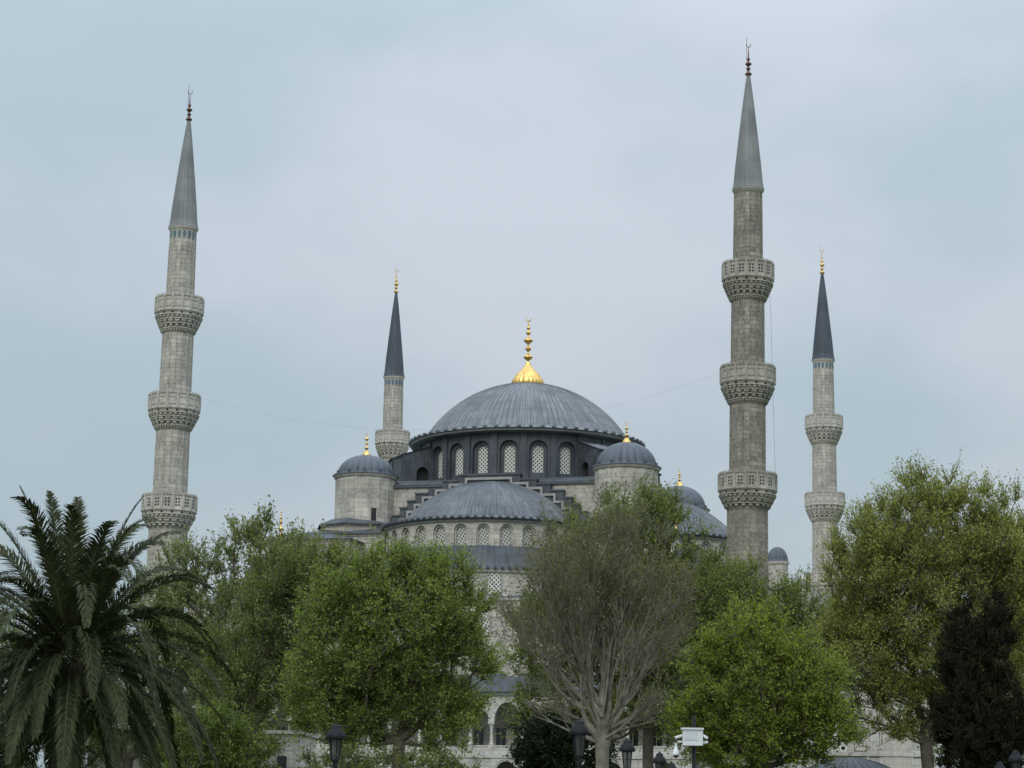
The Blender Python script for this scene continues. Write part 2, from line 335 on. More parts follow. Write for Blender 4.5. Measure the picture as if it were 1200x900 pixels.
def seam_dome(mb, prof, nseam, a0=0, a1=2*PI, cx=0, cy=0, ridge=.07, mat=0):
    n = nseam*4
    def md(a, j, f): return 1.0
    # build manually so that the ridge keeps a constant height
    L = [0]
    for (r, z), (r2, z2) in zip(prof, prof[1:]): L.append(L[-1]+math.hypot(r2-r, z2-z))
    angs = []; rid = []
    for k in range(nseam):
        b0 = a0+(a1-a0)*k/nseam; st = (a1-a0)/nseam
        for fr, h in ((0, ridge), (.07, 0), (.5, .015), (.93, 0)): angs.append(b0+st*fr); rid.append(h)
    angs.append(a1); rid.append(ridge)
    pts = []; uvs = []; R = max(r for r, z in prof); bw = (a1-a0)*R/nseam
    for i, (r, z) in enumerate(prof):
        i0, i1 = max(i-1, 0), min(i+1, len(prof)-1); dr, dz = prof[i1][0]-prof[i0][0], prof[i1][1]-prof[i0][1]
        l = math.hypot(dr, dz); nr, nz_ = abs(dz)/l, abs(dr)/l
        fade = min(1, r/2.0)
        pts.append([(cx+(r+nr*h*fade)*math.sin(a), cy-(r+nr*h*fade)*math.cos(a), z+nz_*h*fade) for a, h in zip(angs, rid)])
        uvs.append([((a-a0)*R, L[i]) for a in angs])
    mb.grid(pts, uvs, mat, False)
def sphere_prof(a, h, z0, n=14, rmin=.05):
    R = (a*a+h*h)/(2*h); th = math.asin(min(1, a/R)); th = th if h <= a else PI-th
    return [(max(rmin, R*math.sin(th*(1-i/n))), z0+h-R+R*math.cos(th*(1-i/n))) for i in range(n+1)]

# --- central dome
ze = zat(528, -12.4, 0); zb = ze+.55; ztop = zat(450, 0, -.5)
RD = 10.9
mb = MB()
prof = [(12.6, ze), (11.7, ze+.38), (RD, zb+.1)] + sphere_prof(RD-.05, ztop-zb-.2, zb+.2, 20, .3)
seam_dome(mb, prof, 108, ridge=.055)
for k in range(66):
    a = 2*PI*k/66; mb.box(-.2, .2, -.35, .0, ze+.06, ze+.26, 0, a, (12.4*math.sin(a), -12.3*math.cos(a)))
cdome = mb.build('central_dome', 'lead', mq)
finial('finial', 1.0, cdome, (0, 0, ztop-.06), total=zat(373, 0, 0)-ztop)
mb = MB(); mb.lathe([(11.6, ze-.5), (12.25, ze-.38), (12.3, ze-.28)], 96, mat=1); mb.lathe([(12.3, ze-.28), (12.5, ze-.26), (12.52, ze-.06)], 96); mb.lathe([(12.52, ze-.06), (12.66, ze-.05), (12.66, ze+.02)], 96, mat=1); mb.build('cornice', ['coping', 'lead_dark'], cdome)
# --- its drum with 24 arched windows
zd0 = zat(566, 0, -11.5); zd1 = ze-.42; RDR = 11.55
ws = zat(553.5, 0, -11.3); wt = zat(520.5, 0, -11.3)
mb = MB(); mp_ = cylmap(RDR); ph = .1
for k in range(24):
    a = (ph+k*2*PI/24)*RDR; hb = PI/24*RDR
    bay(mb, mp_, a-hb, a+hb, zd0, zd1, a, .98, zd0+.25, wt-.55, .95+.0, .38)
    bay(mb, mp_, a-1.15, a+1.15, zd0, zd1-.01, a, .62, ws, wt-.55, .58, .32, d0=.38)
    # flat pilaster strip between bays
    b_ = (ph+(k+.5)*2*PI/24); mb.box(-.28, .28, -.16, .1, zd0+.01, zd1-.02, 0, b_, (RDR*math.sin(b_), -RDR*math.cos(b_)))
mb.lathe([(12.3, zd0-.6), (12.3, zd0-.1), (11.6, zd0+.12), (11.3, zd0+.12)], 72)
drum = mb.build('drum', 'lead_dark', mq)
wm = window_mesh(.62, wt-ws, .58, .07)
wm.parent = drum
for k in range(24):
    a = ph+k*2*PI/24; R = RDR-.62
    (wm if k == 0 else inst(wm, drum, (0, 0, 0))); o_ = wm if k == 0 else COL.objects[-1]
    o_.location = (R*math.sin(a), -R*math.cos(a), ws); o_.rotation_euler = (0, 0, a)

# --- square base block carrying the drum
SQ = 14.0
zsq = zat(566, 0, -SQ)      # roof edge of the block
mb = MB(); mb.box(-SQ, SQ, -SQ, SQ, 16, zsq-.3, 0); mb.build('base_block', 'stone', mq)
mb = MB(); mb.box(-SQ-.25, SQ+.25, -SQ-.25, SQ+.25, zsq-.3, zsq, 0)
mb.face([(-SQ-.2, -SQ-.2, zsq+.004), (SQ+.2, -SQ-.2, zsq+.004), (11, -11, zsq+.9), (-11, -11, zsq+.9)])
mb.face([(SQ+.2, -SQ-.2, zsq+.004), (SQ+.2, SQ+.2, zsq+.004), (11, 11, zsq+.9), (11, -11, zsq+.9)])
mb.face([(-SQ-.2, SQ+.2, zsq+.004), (-SQ-.2, -SQ-.2, zsq+.004), (-11, -11, zsq+.9), (-11, 11, zsq+.9)])
mb.face([(-11, -11, zsq+.9), (11, -11, zsq+.9), (11, 11, zsq+.9), (-11, 11, zsq+.9)])
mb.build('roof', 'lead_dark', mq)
# --- diagonal buttresses with a small lean-to lead roof and an arch underneath
for ang in (-61, -50, 48, 59, 122, 133, -122, -133):
    a = math.radians(ang); mb = MB(); hw = 1.0
    cs, sn = math.cos(a), math.sin(a)
    def q(x, r, z): return (x*cs+r*sn, x*sn-r*cs, z)
    zt1, zt0 = zd1-.55, zd1-1.75; r1, r2 = 11.2, 14.9
    for sx in (-hw, hw):
        # side wall with an arched tunnel opening near the drum
        mpf = lambda u, z, d, sx=sx: q(sx-(d if sx > 0 else -d), r1+u, z)
        bay(mb, mpf, 0, r2-r1, zd0-.4, zt0-.001, 1.25, .7, zd0-.2, zt0-1.9, .8, .5)
        mb.face([q(sx, r1, zt0), q(sx, r2, zt0), q(sx, r1, zt1)])
        mb.face([q(sx*.45, r1+.4, zd0-.3), q(sx*.45, r1+2.1, zd0-.3), q(sx*.45, r1+2.1, zt0-.3), q(sx*.45, r1+.4, zt0-.3)], None, 1)  # dark sheet painted in for the shade within the arch
    mb.face([q(-hw, r2, zd0-.4), q(hw, r2, zd0-.4), q(hw, r2, zt0), q(-hw, r2, zt0)])
    mb.face([q(-hw-.15, r2+.15, zt0-.02), q(hw+.15, r2+.15, zt0-.02), q(hw+.15, r1, zt1+.08), q(-hw-.15, r1, zt1+.08)], None, 2)  # paler lead paints in the light this slope catches
    mb.face([q(-hw-.15, r2+.15, zt0-.15), q(hw+.15, r2+.15, zt0-.15), q(hw+.15, r2+.15, zt0-.021), q(-hw-.15, r2+.15, zt0-.021)])
    mb.build('buttress', ['lead_dark', 'hole_shade', 'lead'], mq)

# --- weight turrets with fluted lead domes
def ribdome(mb, r, h, z0, cx=0, cy=0, lobes=24, depth=.055, mat=0, flare=True):
    pr = ([(r*1.06, z0-.02), (r*1.0, z0+.12)] if flare else []) + [(r*.97*math.cos(t)+.02, z0+.15+h*math.sin(t)) for t in np.linspace(0, PI/2, 14)]
    mb.lathe(pr, lobes*8, cx, cy, mat=mat, mod=lambda a, j, f: 1-depth*(1-abs(math.sin(a*lobes/2)))**1.6*(1 if f < .93 else .3))
def turret(x, y, vb, r=3.1, fin=True, vtop=None, vfin=None, win=None):
    z1 = zat(vb, x, y); mb = MB()
    mb.lathe([(r, 14), (r, z1-.35)], 16, smooth=False); mb.lathe([(r, z1-.35), (r+.1, z1-.3), (r+.22, z1-.05), (r+.22, z1)], 32)
    t = mb.build('turret', 'stone', mq, (x, y, 0))
    mb = MB(); h = zat(vtop, x, y)-z1-.2; ribdome(mb, r-.1, h, z1, lobes=22)
    mb.lathe([(r+.3, z1-.04), (r+.3, z1+.06), (r-.15, z1+.16)], 32)
    for k in range(11):
        a = 2*PI*(k+.5)/11; mb.box(-.1, .1, -.12, .12, z1+.1, z1+.42, 0, a, ((r-.05)*math.sin(a), -(r-.05)*math.cos(a)))
    mb.build('dome', 'lead_rib', t)
    finial('finial', .5, t, (0, 0, z1+h+.1), onion=False, total=(zat(vfin, x, y)-z1-h)/.5, bulbs=3)
    if win:
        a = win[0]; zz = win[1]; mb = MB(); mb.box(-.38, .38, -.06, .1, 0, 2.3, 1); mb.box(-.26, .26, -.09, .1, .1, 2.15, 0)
        o = mb.build('window', ['hole_shade', 'stone'], t, ((r-.02)*math.sin(a), -(r-.02)*math.cos(a), zz), a)
    return t
turret(-SQ+.62, -SQ, 559, vtop=533, vfin=508, win=(.62, zat(620, -14+2, -14-2.6)))
turret(SQ, -SQ, 549, vtop=518, vfin=496, r=3.2)
turret(SQ, SQ, 598, vtop=569, vfin=551)
turret(-SQ, SQ, 598, vtop=569, vfin=551)

# --- half domes (front, right, left)
def half_dome(rot, nwin=15):
    """built as if in front (towards -y), then turned about the mosque's centre"""
    R1 = 10.9; cy = -SQ
    e = MB()
    zev = zat(606, 0, cy-R1); zap = zat(564.5, 0, cy-.5)
    e.lathe([(R1-.38, zev-.42), (R1-.2, zev-.35), (R1-.16, zev-.2)], 64, 0, cy, -PI/2, PI/2, mat=1); e.lathe([(R1-.16, zev-.2), (R1+.04, zev-.14), (R1+.04, zev+.01)], 64, 0, cy, -PI/2, PI/2, mat=2)
    prof = [(R1, zev), (R1-1.1, zev+.3), (8.95, zev+.44)] + sphere_prof(8.9, zap-zev-.45, zev+.45, 16, .25)
    seam_dome(e, prof, 72, -PI/2, PI/2, 0, cy, .035)
    for k in range(45):
        a = -PI/2+PI*k/44; e.box(-.15, .15, -.35, 0, zev+.03, zev+.2, 0, a, ((R1-.15)*math.sin(a), cy-(R1-.15)*math.cos(a)))
    hd = e.build('half_dome', ['lead_blue', 'coping', 'lead_dark'], mq); hd.rotation_euler = (0, 0, rot)
    # drum
    RR = R1-.4; z0 = zat(639, 0, cy-RR)-.1; z1 = zev-.4; mbd = MB(); st = math.radians(12.2); mpf = cylmap(RR, 0, cy)
    s_ = zat(638, 0, cy-RR); t_ = zat(613.5, 0, cy-RR)
    for k in range(nwin):
        a = (k-(nwin-1)/2)*st*RR; hb = st/2*RR
        bay(mbd, mpf, a-hb, a+hb, z0, z1, a, .68, s_-.1, t_-.68, .68, .22)
        bay(mbd, mpf, a-.8, a+.8, z0, z1-.01, a, .52, s_, t_-.72, .52, .2, d0=.22)
    for a in (-1, 1):   # close the two ends
        aa = a*nwin/2*st; bb = a*PI/2
        mbd.face([(RR*math.sin(aa), cy-RR*math.cos(aa), z0), (RR*math.sin(bb), cy-RR*math.cos(bb), z0), (RR*math.sin(bb), cy-RR*math.cos(bb), z1), (RR*math.sin(aa), cy-RR*math.cos(aa), z1)])
    dr = mbd.build('half_dome_drum', 'stone', mq); dr.rotation_euler = (0, 0, rot)
    wn = window_mesh(.52, t_-s_-.04, .52, .06, 'grille2', 'coping', .08); wn.parent = dr
    for k in range(nwin):
        a = (k-(nwin-1)/2)*st; o = wn if k == 0 else inst(wn, dr, (0, 0, 0)); Rw = RR-.4
        o.location = (Rw*math.sin(a), cy-Rw*math.cos(a), s_); o.rotation_euler = (0, 0, a)
    # lead apron below and the outer apse wall
    R2 = 13.0; zr = zat(667, 0, cy-R2); m2 = MB()
    seam_dome(m2, [(R2+.25, zr), (R2-.4, zr+.35), (RR-.05, z0+.12), (RR-.3, z0+.12)], 30, -PI/2, PI/2, 0, cy, .05)
    for k in range(61):
        a = -PI/2+PI*k/60; m2.box(-.14, .14, -.4, 0, zr+.03, zr+.26, 0, a, ((R2+.1)*math.sin(a), cy-(R2+.1)*math.cos(a)))
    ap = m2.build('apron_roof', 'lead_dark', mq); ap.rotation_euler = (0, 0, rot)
    m3 = MB(); m3.lathe([(R2, 12), (R2, zr-.4), (R2+.2, zr-.25), (R2+.24, zr-.01)], 24, 0, cy, -PI/2, PI/2, smooth=False)
    aw = m3.build('apse_wall', 'stone', mq); aw.rotation_euler = (0, 0, rot)
    return zr, R2
ZR, R2 = half_dome(0); half_dome(PI/2); half_dome(-PI/2)
# windows in the apse wall
wa = window_mesh(.75, 2.3, .75, .12, 'grille', 'coping')
for k, a in enumerate((-.62, -.31, 0, .31, .62)):
    o = wa if k == 0 else inst(wa, mq, (0, 0, 0)); o.parent = mq; o.location = ((R2+.03)*math.sin(a), -SQ-(R2+.03)*math.cos(a), zat(697, 0, -27)); o.rotation_euler = (0, 0, a)

# --- stepped extrados of the great arch behind each half dome
def stepped(rot):
    cyy = -SQ; mb = MB(); pp = PM(226)
    hw = [29, 49, 66, 82, 92, 101, 110, 118]; vs = [560, 566.5, 572.5, 580.5, 589, 597, 606, 616]
    for i, (h, v) in enumerate(zip(hw, vs)):
        x0 = (hw[i-1] if i else 0)/pp; x1 = h/pp; zt = zat(v, 0, cyy-.6)
        zo = zt+.34
        zbm = zat(650, 0, cyy)
        for sx in ((-1, 1) if i else (0,)):
            if sx == 0: xa, xb = -x1, x1
            else: xa, xb = sorted((sx*x0, sx*x1))
            # lead clad body, standing 0.62 m above and outside the pale string course
            e0 = xa-(.75 if sx <= 0 else 0); e1 = xb+(.75 if sx >= 0 else 0)
            mb.box(e0+(.0 if sx <= 0 else .75), e1-(0 if sx >= 0 else .75), cyy-.75-.004*i, cyy+.3, zbm, zo, 0)
            mb.box(e0-.05+(.0 if sx <= 0 else .75), e1+.05-(0 if sx >= 0 else .75), cyy-.86-.004*i, cyy+.32, zo-.1, zo+.06, 0)
            # pale string course
            mb.box(xa+.0, xb, cyy-.98, cyy-.7, zt-.24, zt, 1)
            if i < len(hw)-1:
                zn = zat(vs[i+1], 0, cyy-.6)
                for s2 in ((-1, 1) if sx == 0 else (sx,)):
                    xx = s2*x1; a_, b_ = sorted((xx-s2*.24, xx)); mb.box(a_, b_, cyy-.981, cyy-.7, zn-.24, zt-.002, 1)
    o = mb.build('stepped_arch', ['lead_dark', 'coping'], mq); o.rotation_euler = (0, 0, rot)
for r in (0, PI/2, -PI/2): stepped(r)

# --- lower corner blocks beside the turrets, with small corner domes and tall finials
zc1 = zat(626, -16, -18)
def corner(x0, x1, y0, y1, z1, ov=.3, pitch=.9):
    mb = MB(); mb.box(x0, x1, y0, y1, 4, z1-.3, 0); mb.box(x0-.12, x1+.12, y0-.12, y1+.12, z1-.3, z1-.12, 0)
    o = mb.build('corner_block', 'stone', mq)
    mb = MB(); a, b_, c, d = x0-ov, x1+ov, y0-ov, y1+ov; k = min(x1-x0, y1-y0)*.35
    mb.box(a, b_, c, d, z1-.12, z1, 0)
    q = [(a, c, z1+.002), (b_, c, z1+.002), (b_, d, z1+.002), (a, d, z1+.002)]; p = [(a+k, c+k, z1+pitch), (b_-k, c+k, z1+pitch), (b_-k, d-k, z1+pitch), (a+k, d-k, z1+pitch)]
    for i in range(4): mb.face([q[i], q[(i+1) % 4], p[(i+1) % 4], p[i]])
    mb.face(p); mb.build('roof', 'lead_dark', o); return o
for sx in (-1, 1):
    xs = sorted((sx*9.7, sx*18.2)); corner(xs[0], xs[1], -18.4, -10.4, zc1, pitch=1.0)
    mb = MB(); mb.lathe([(4.1, 10), (4.1, zc1+.9), (4.2, zc1+1.0)], 8, sx*14, -14, smooth=False); mb.lathe([(4.45, zc1+1.0), (4.45, zc1+1.12), (3.1, zc1+1.75)], 8, sx*14, -14, mat=1, smooth=False)
    mb.build('turret_base', ['stone', 'lead_dark'], mq)
    xs = sorted((sx*12.0, sx*20.5)); corner(xs[0], xs[1], -22.5, -8, zat(636, -20.5, -20), pitch=.8)
for (x, vt, vf) in ((-20.0, 648, 597), (20.3, 642, 587)):
    y = -20.5; zt = zat(vt, x, y); mb = MB(); r = 3.6
    mb.lathe([(r, 14), (r, zt-3.6), (r+.2, zt-3.4)], 12, smooth=False)
    cdm = mb.build('corner_dome', 'stone', mq, (x, y, 0)); mb = MB(); ribdome(mb, r, 3.2, zt-3.35, lobes=20); mb.build('dome', 'lead_rib', cdm)
    finial('finial', .62, cdm, (0, 0, zt-.15), onion=False, bulbs=5, total=(zat(vf, x, y)-zt)/.62)

# --- hall body
zh = zat(701, 0, -27)
mb = MB(); hx = 27.0
mb.box(-hx, hx, -26.6, 27, 0, zh-.5, 0); mb.box(-hx-.15, hx+.15, -26.75, 27.1, zh-.5, zh-.25, 1); mb.box(-hx-.35, hx+.35, -26.95, 27.3, zh-.25, zh, 1)
for x in (-6.2, 6.2, -14.5, 14.5): mb.box(x-.55, x+.55, -27.4, -26.5, 0, zh-.51, 0)
hall = mb.build('hall', ['stone', 'coping'], mq)
mb = MB(); mb.face([(-hx-.3, -26.9, zh+.01), (hx+.3, -26.9, zh+.01), (hx-4, -22, zh+1.2), (-hx+4, -22, zh+1.2)]); mb.face([(hx+.3, -26.9, zh+.01), (hx+.3, 27.2, zh+.01), (hx-4, 23, zh+1.2), (hx-4, -22, zh+1.2)])
mb.face([(-hx-.3, 27.2, zh+.01), (-hx-.3, -26.9, zh+.01), (-hx+4, -22, zh+1.2), (-hx+4, 23, zh+1.2)]); mb.face([(-hx+4, -22, zh+1.2), (hx-4, -22, zh+1.2), (hx-4, 23, zh+1.2), (-hx+4, 23, zh+1.2)])
mb.build('roof', 'lead_dark', hall)
wh = window_mesh(.8, 2.6, .8, .14, 'grille2', 'coping')
k = 0
for row, zz in enumerate((zat(746, 0, -26.6), zat(792, 0, -26.6))):
    for x in (-23, -20, -17, -11.5, -8.8, -3, 0, 3, 8.8, 11.5, 17, 20, 23):
        o = wh if k == 0 else inst(wh, hall, (0, 0, 0)); o.parent = hall; o.location = (x, -26.68, zz); k += 1
# --- side gallery: two storeys of arches
YG = -31.0; zeave = zat(811, 0, YG); zrail = zat(873, 0, YG); zfl = zat(883, 0, YG)
per = 4.9; c0 = 1.75
mb = MB(); mpf = planmap(YG)
zsp = zat(846, 0, YG); zwt = zat(823, 0, YG); znt = zat(832, 0, YG); zl = zat(891.5, 0, YG)
ks = range(-5, 5)
for k in ks:
    xc = c0+k*per
    # wide arch, narrow arch on the upper floor
    bay(mb, mpf, xc-1.45, xc+1.45, zsp, zeave-.3, xc, 1.2, zsp, zsp+.02, zwt-zsp, .35)
    bay(mb, mpf, xc+1.45, xc+per-1.45, zsp, zeave-.3, xc+per/2, .72, zsp, zsp+.35, znt-zsp-.35, .35)
    # ground floor arch
    bay(mb, mpf, xc-per/2, xc+per/2, 0, zfl-.35, xc, .98, 0, zl-.95, .95, .5)
    bay(mb, mpf, xc-1.5, xc+1.5, 0, zl+.5, xc, 1.15, 0, zl-.95, 1.1, .0, d0=-.05)
x0, x1 = c0-5*per-1.45, c0+4*per+per-1.45
xw0, xw1 = c0-5*per-per/2, c0+4*per+per/2
mb.box(x0, x1, YG-.25, YG+.5, zeave-.3, zeave-.05, 0)
mb.box(xw0, xw1, YG-.15, YG+.4, zfl-.35, zfl, 0); mb.box(xw0, xw1, YG+.4, -27, zfl-.3, zfl-.02, 0)
gal = mb.build('gallery', ['stone_pale'], mq)
mb = MB(); mb.box(x0-.4, x1+.4, YG-.6, YG-.2, zeave-.05, zeave+.1, 0); mb.face([(x0-.4, YG-.6, zeave+.1), (x1+.4, YG-.6, zeave+.1), (x1+.4, -26.5, zeave+2.0), (x0-.4, -26.5, zeave+2.0)])
mb.build('gallery_roof', 'lead_dark', gal)
mb = MB(); mb.box(x0, x1, YG-.05, YG+.25, zfl+.003, zrail-.12, 0); mb.box(x0, x1, YG-.12, YG+.32, zrail-.12, zrail, 0)
for k in ks:
    for d in (-1.45, 1.45): mb.box(c0+k*per+d-.22, c0+k*per+d+.22, YG-.16, YG+.36, zfl+.004, zrail+.05, 0)
mb.build('balustrade', 'stone_pale', gal)
mb = MB(); hcol = zsp-zrail-.05
mb.lathe([(.2, 0), (.2, .12), (.16, .16), (.15, .2), (.145, hcol-.65), (.17, hcol-.6), (.17, hcol-.55), (.24, hcol-.2), (.3, hcol-.15)], 20); mb.box(-.3, .3, -.3, .3, hcol-.15, hcol+.01)
colm = mb.build('column', 'stone_pale'); colm.parent = gal; first = True
for k in ks:
    for d in (-1.45, 1.45):
        o = colm if first else inst(colm, gal, (0, 0, 0)); first = False; o.location = (c0+k*per+d, YG+.17, zrail+.05)
# dark glazed doors on the gallery's inner wall
mb = MB(); mb.box(-.62, .62, -.06, .1, 0, 2.2, 1); mb.box(-.5, .5, -.1, .1, .0, 2.05, 0); mb.box(-.03, .03, -.13, 0, 0, 2.05, 1)
gw = mb.build('window', ['glass', 'stone_pale']); gw.parent = gal; first = True
for k in ks:
    for d in (.3, 3.0):
        o = gw if first else inst(gw, gal, (0, 0, 0)); first = False; o.location = (c0+k*per-1.9+d, -26.83, zrail-.3)
mb = MB(); mb.box(x0, x1, -26.8, -26.61, 0, zeave, 0); mb.build('inner_wall', 'stone_pale', gal)
# --- small domed turrets beyond the right minaret
def small_turret(u, Y, vb, vt, hwp, lobes=14, neck=True):
    p = P(u, vb, Y); r = hwp/PM(Y); lx = (p.x-MC[0])*math.cos(T)-(p.y-MC[1])*math.sin(T); ly = (p.x-MC[0])*math.sin(T)+(p.y-MC[1])*math.cos(T)
    mb = MB(); mb.lathe([(r, 6), (r, p.z-.3), (r*1.12, p.z-.25), (r*1.14, p.z)], 12, smooth=False)
    t = mb.build('turret', 'stone', mq, (lx, ly, 0)); mb = MB(); ribdome(mb, r*1.02, P(u, vt, Y).z-p.z-.15, p.z, lobes=lobes); mb.build('dome', 'lead_rib', t); return t
small_turret(911, 262, 659, 641, 12.5); small_turret(943, 270, 697, 683, 13); small_turret(772, 236, 575, 566, 4)
mb = MB(); hx2 = 27
mb.box(27.02, 31, -10, 26, 0, zat(705, 27, 0), 0); mb.box(-26, 27, 27.02, 60, 0, zat(712, 10, 50), 0); mb.build('side_wing', 'stone', mq)

# ------------------------------------------------------------------ minarets
def gear(mb, r0, r1, z0, z1, n, depth, ph=0, duty=.55, mat=0):
    """ring of n hanging niches: teeth stand out from the recessed ring behind"""
    mb.lathe([(r0-.02, z0), (r1-depth, z1)], 32, mat=mat)
    st = 2*PI/n
    for k in range(n):
        a = ph+k*st; h = st*duty/2
        def q(aa, r, z): return (r*math.sin(aa), -r*math.cos(aa), z)
        zt = z0+(z1-z0)*.55
        top = [q(a-h, r1, z1), q(a+h, r1, z1)]; mid = [q(a-h, r1, zt), q(a+h, r1, zt)]; tip = q(a, r0+.03, z0)
        mb.face([mid[0], mid[1], top[1], top[0]], None, mat); mb.face([tip, mid[1], mid[0]], None, mat)
        for s_ in (0, 1):
            aa = a-h if s_ == 0 else a+h; inn = q(aa, r1-depth, z1); inm = q(aa, r0, zt)
            mb.face([mid[s_], top[s_], inn, inm], None, mat); mb.face([tip, mid[s_], inm], None, mat)
def minaret(u, vref, Y, label, shaft, carv, spire, fin, tiles, hs=0.0, rs=1.0, holes=()):
    p = P(u, vref, Y)
    t = thing('minaret', label, 'minaret', (p.x, p.y, 0), random.uniform(0, .2), 'minarets of the mosque')
    k = rs; Z = lambda h: h+3.2+hs
    def seg(mb, ra, rb, ha, hb):
        mb.lathe([(ra*k, Z(ha)), (rb*k, Z(hb))], 16, smooth=False, refr=1.6)
        for j in range(16):
            a = 2*PI*j/16; mb.tube([(ra*k*math.sin(a), -ra*k*math.cos(a), Z(ha)), (rb*k*math.sin(a), -rb*k*math.cos(a), Z(hb))], .06, 5)
    mb = MB()
    seg(mb, 1.38, 1.30, 50.2, 58.0); seg(mb, 1.56, 1.5, 40.2, 49.4); seg(mb, 1.66, 1.62, 30.2, 39.5); seg(mb, 1.93, 1.84, 16.0, 29.3)
    mb.lathe([(2.6*k, 8), (2.6*k, 12), (1.95*k, 16)], 16, smooth=False); mb.box(-3, 3, -3, 3, 0, 8)
    # small doorway hoods seen above each parapet
    mb.build('shaft', shaft, t)
    for bi, (ht, hb, hc, rb, rsft) in enumerate(((50.9, 49.35, 47.2, 2.42, 1.5), (40.95, 39.4, 37.35, 2.56, 1.62), (30.8, 29.25, 27.5, 2.7, 1.84))):
        rb *= k; rsft *= k; ang = 2*PI/16
        mb = MB()
        # corbel: tiers of hanging niches
        n = 24; tiers = 4 if bi < 2 else 3
        zz = np.linspace(Z(hc), Z(hb)-.42, tiers+1); rr = [rsft+.03+(rb-.12-rsft)*((i/tiers)**.85) for i in range(tiers+1)]
        for i in range(tiers):
            nn_, dp, du = ((40, .1, .5), (20, .3, .5), (20, .26, .72), (32, .16, .6))[i if tiers == 4 else i+1]; gear(mb, rr[i], rr[i+1], zz[i], zz[i+1]-.05, nn_, dp, (bi % 2)*PI/n, du)
            mb.lathe([(rr[i+1]-.02, zz[i+1]-.07), (rr[i+1]+.07, zz[i+1]-.05), (rr[i+1]+.07, zz[i+1]+.01), (rr[i+1]-.1, zz[i+1]+.02)], 32)
        # flat band with small squares painted dark as shaded openings, then the floor moulding
        mb.lathe([(rb-.12, Z(hb)-.42), (rb-.08, Z(hb)-.12), (rb+.04, Z(hb)-.06), (rb+.06, Z(hb)+.06), (rsft, Z(hb)+.08)], 48)
        for j in range(16):
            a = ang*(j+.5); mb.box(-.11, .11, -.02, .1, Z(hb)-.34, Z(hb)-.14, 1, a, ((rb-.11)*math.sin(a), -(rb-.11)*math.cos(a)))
        bal = mb.build('balcony', [carv, 'hole_shade'], t)
        mb = MB()
        # parapet: slabs between posts
        mb.lathe([(rb-.02, Z(hb)+.06), (rb-.02, Z(ht)-.12)], 16, a0=ang/2, a1=2*PI+ang/2, smooth=False)
        mb.lathe([(rb-.16, Z(ht)-.12), (rb-.16, Z(hb)+.06)], 16, a0=ang/2, a1=2*PI+ang/2, smooth=False)
        mb.lathe([(rb-.2, Z(ht)-.12), (rb+.05, Z(ht)-.12), (rb+.07, Z(ht)-.02), (rb-.2, Z(ht)-.0), (rb-.2, Z(ht)-.12)], 16, a0=ang/2, a1=2*PI+ang/2, smooth=False)
        for j in range(16):
            a = ang*(j+.5); c = (rb*math.sin(a), -rb*math.cos(a))
            mb.box(-.09, .09, -.07, .1, Z(hb)+.06, Z(ht)+.0, 0, a, c)
            for q in np.linspace(-.5, .5, 5)[:-1]:     # little finials along the rail
                aa = a+ang*(q+.125+.0); cc = (rb*.985*math.sin(aa), -rb*.985*math.cos(aa))
                mb.face([(cc[0]-.07*math.cos(aa), cc[1]-.07*math.sin(aa), Z(ht)-.01), (cc[0]+.07*math.cos(aa), cc[1]+.07*math.sin(aa), Z(ht)-.01), (cc[0], cc[1], Z(ht)+.24)], None, 0)
                mb.box(-.045, .045, -.045, .045, Z(ht)-.01, Z(ht)+.12, 0, aa, cc)
            am = ang*j; rm = rb*math.cos(ang/2)
            if bi in holes:
                for px in (-.14, .14):
                    for pz_ in (.42, .72, 1.02): mb.box(px-.085, px+.085, -.004, .05, Z(hb)+pz_-.09, Z(hb)+pz_+.09, 1, am, ((rm-.02)*math.sin(am), -(rm-.02)*math.cos(am)))  # solid dark tabs, colour stands for shade in the piercings
            else:
                for zb_ in (.35, 1.05): mb.box(-.3, .3, -.05, .05, Z(hb)+zb_, Z(hb)+zb_+.09, 0, am, ((rm-.02)*math.sin(am), -(rm-.02)*math.cos(am)))
        mb.build('parapet', [carv, 'hole_shade'], bal)
    # collar, tile band, spire
    mb = MB(); mb.lathe([(1.31*k, Z(57.80)), (1.42*k, Z(58.00)), (1.5*k, Z(58.10)), (1.5*k, Z(58.25)), (1.3*k, Z(58.28))], 32)
    if tiles:
        mb.lathe([(1.325*k, Z(57.05)), (1.325*k, Z(57.80))], 32)
        for j in range(16):
            a = 2*PI*(j+.5)/16; rr_ = 1.30*k; mb.box(-.15, .15, -.05, .05, Z(57.12), Z(57.74), 1, a, (rr_*math.sin(a), -rr_*math.cos(a)))
    mb.build('collar', [carv, 'tile'], t)
    mb = MB(); pr = [(1.52*k, Z(58.22)), (1.45*k, Z(58.40)), (1.36*k, Z(58.90)), (1.22*k, Z(60.50)), (.92*k, Z(63.33)), (.58*k, Z(66.40)), (.27*k, Z(68.91)), (.1*k, Z(70.11))]
    seam_dome(mb, pr, 18, ridge=.045); mb.build('spire', spire, t)
    mb = MB(); z = 69.5
    for q, hh in ((.34, .62), (.22, .42), (.31, .58), (.17, .36)):
        mb.lathe([(.07, Z(z))]+[(.07+(q-.07)*math.sin(PI*s_), Z(z+hh*.1+hh*.7*s_)) for s_ in (.1, .25, .4, .5, .6, .75, .9)]+[(.07, Z(z+hh))], 14); z += hh
    mb.lathe([(.07, Z(z)), (.03, Z(z+.9)), (.01, Z(z+1.1))], 6)
    mb.tube([(.2*math.sin(a), 0, Z(z+1.2)-.2*math.cos(a)) for a in np.linspace(-2.4, 2.4, 11)], .035, 5)
    mb.tube([(-.16, 0, Z(69.89)), (-.16, 0, Z(z+1.9))], .025, 5)      # lightning rod
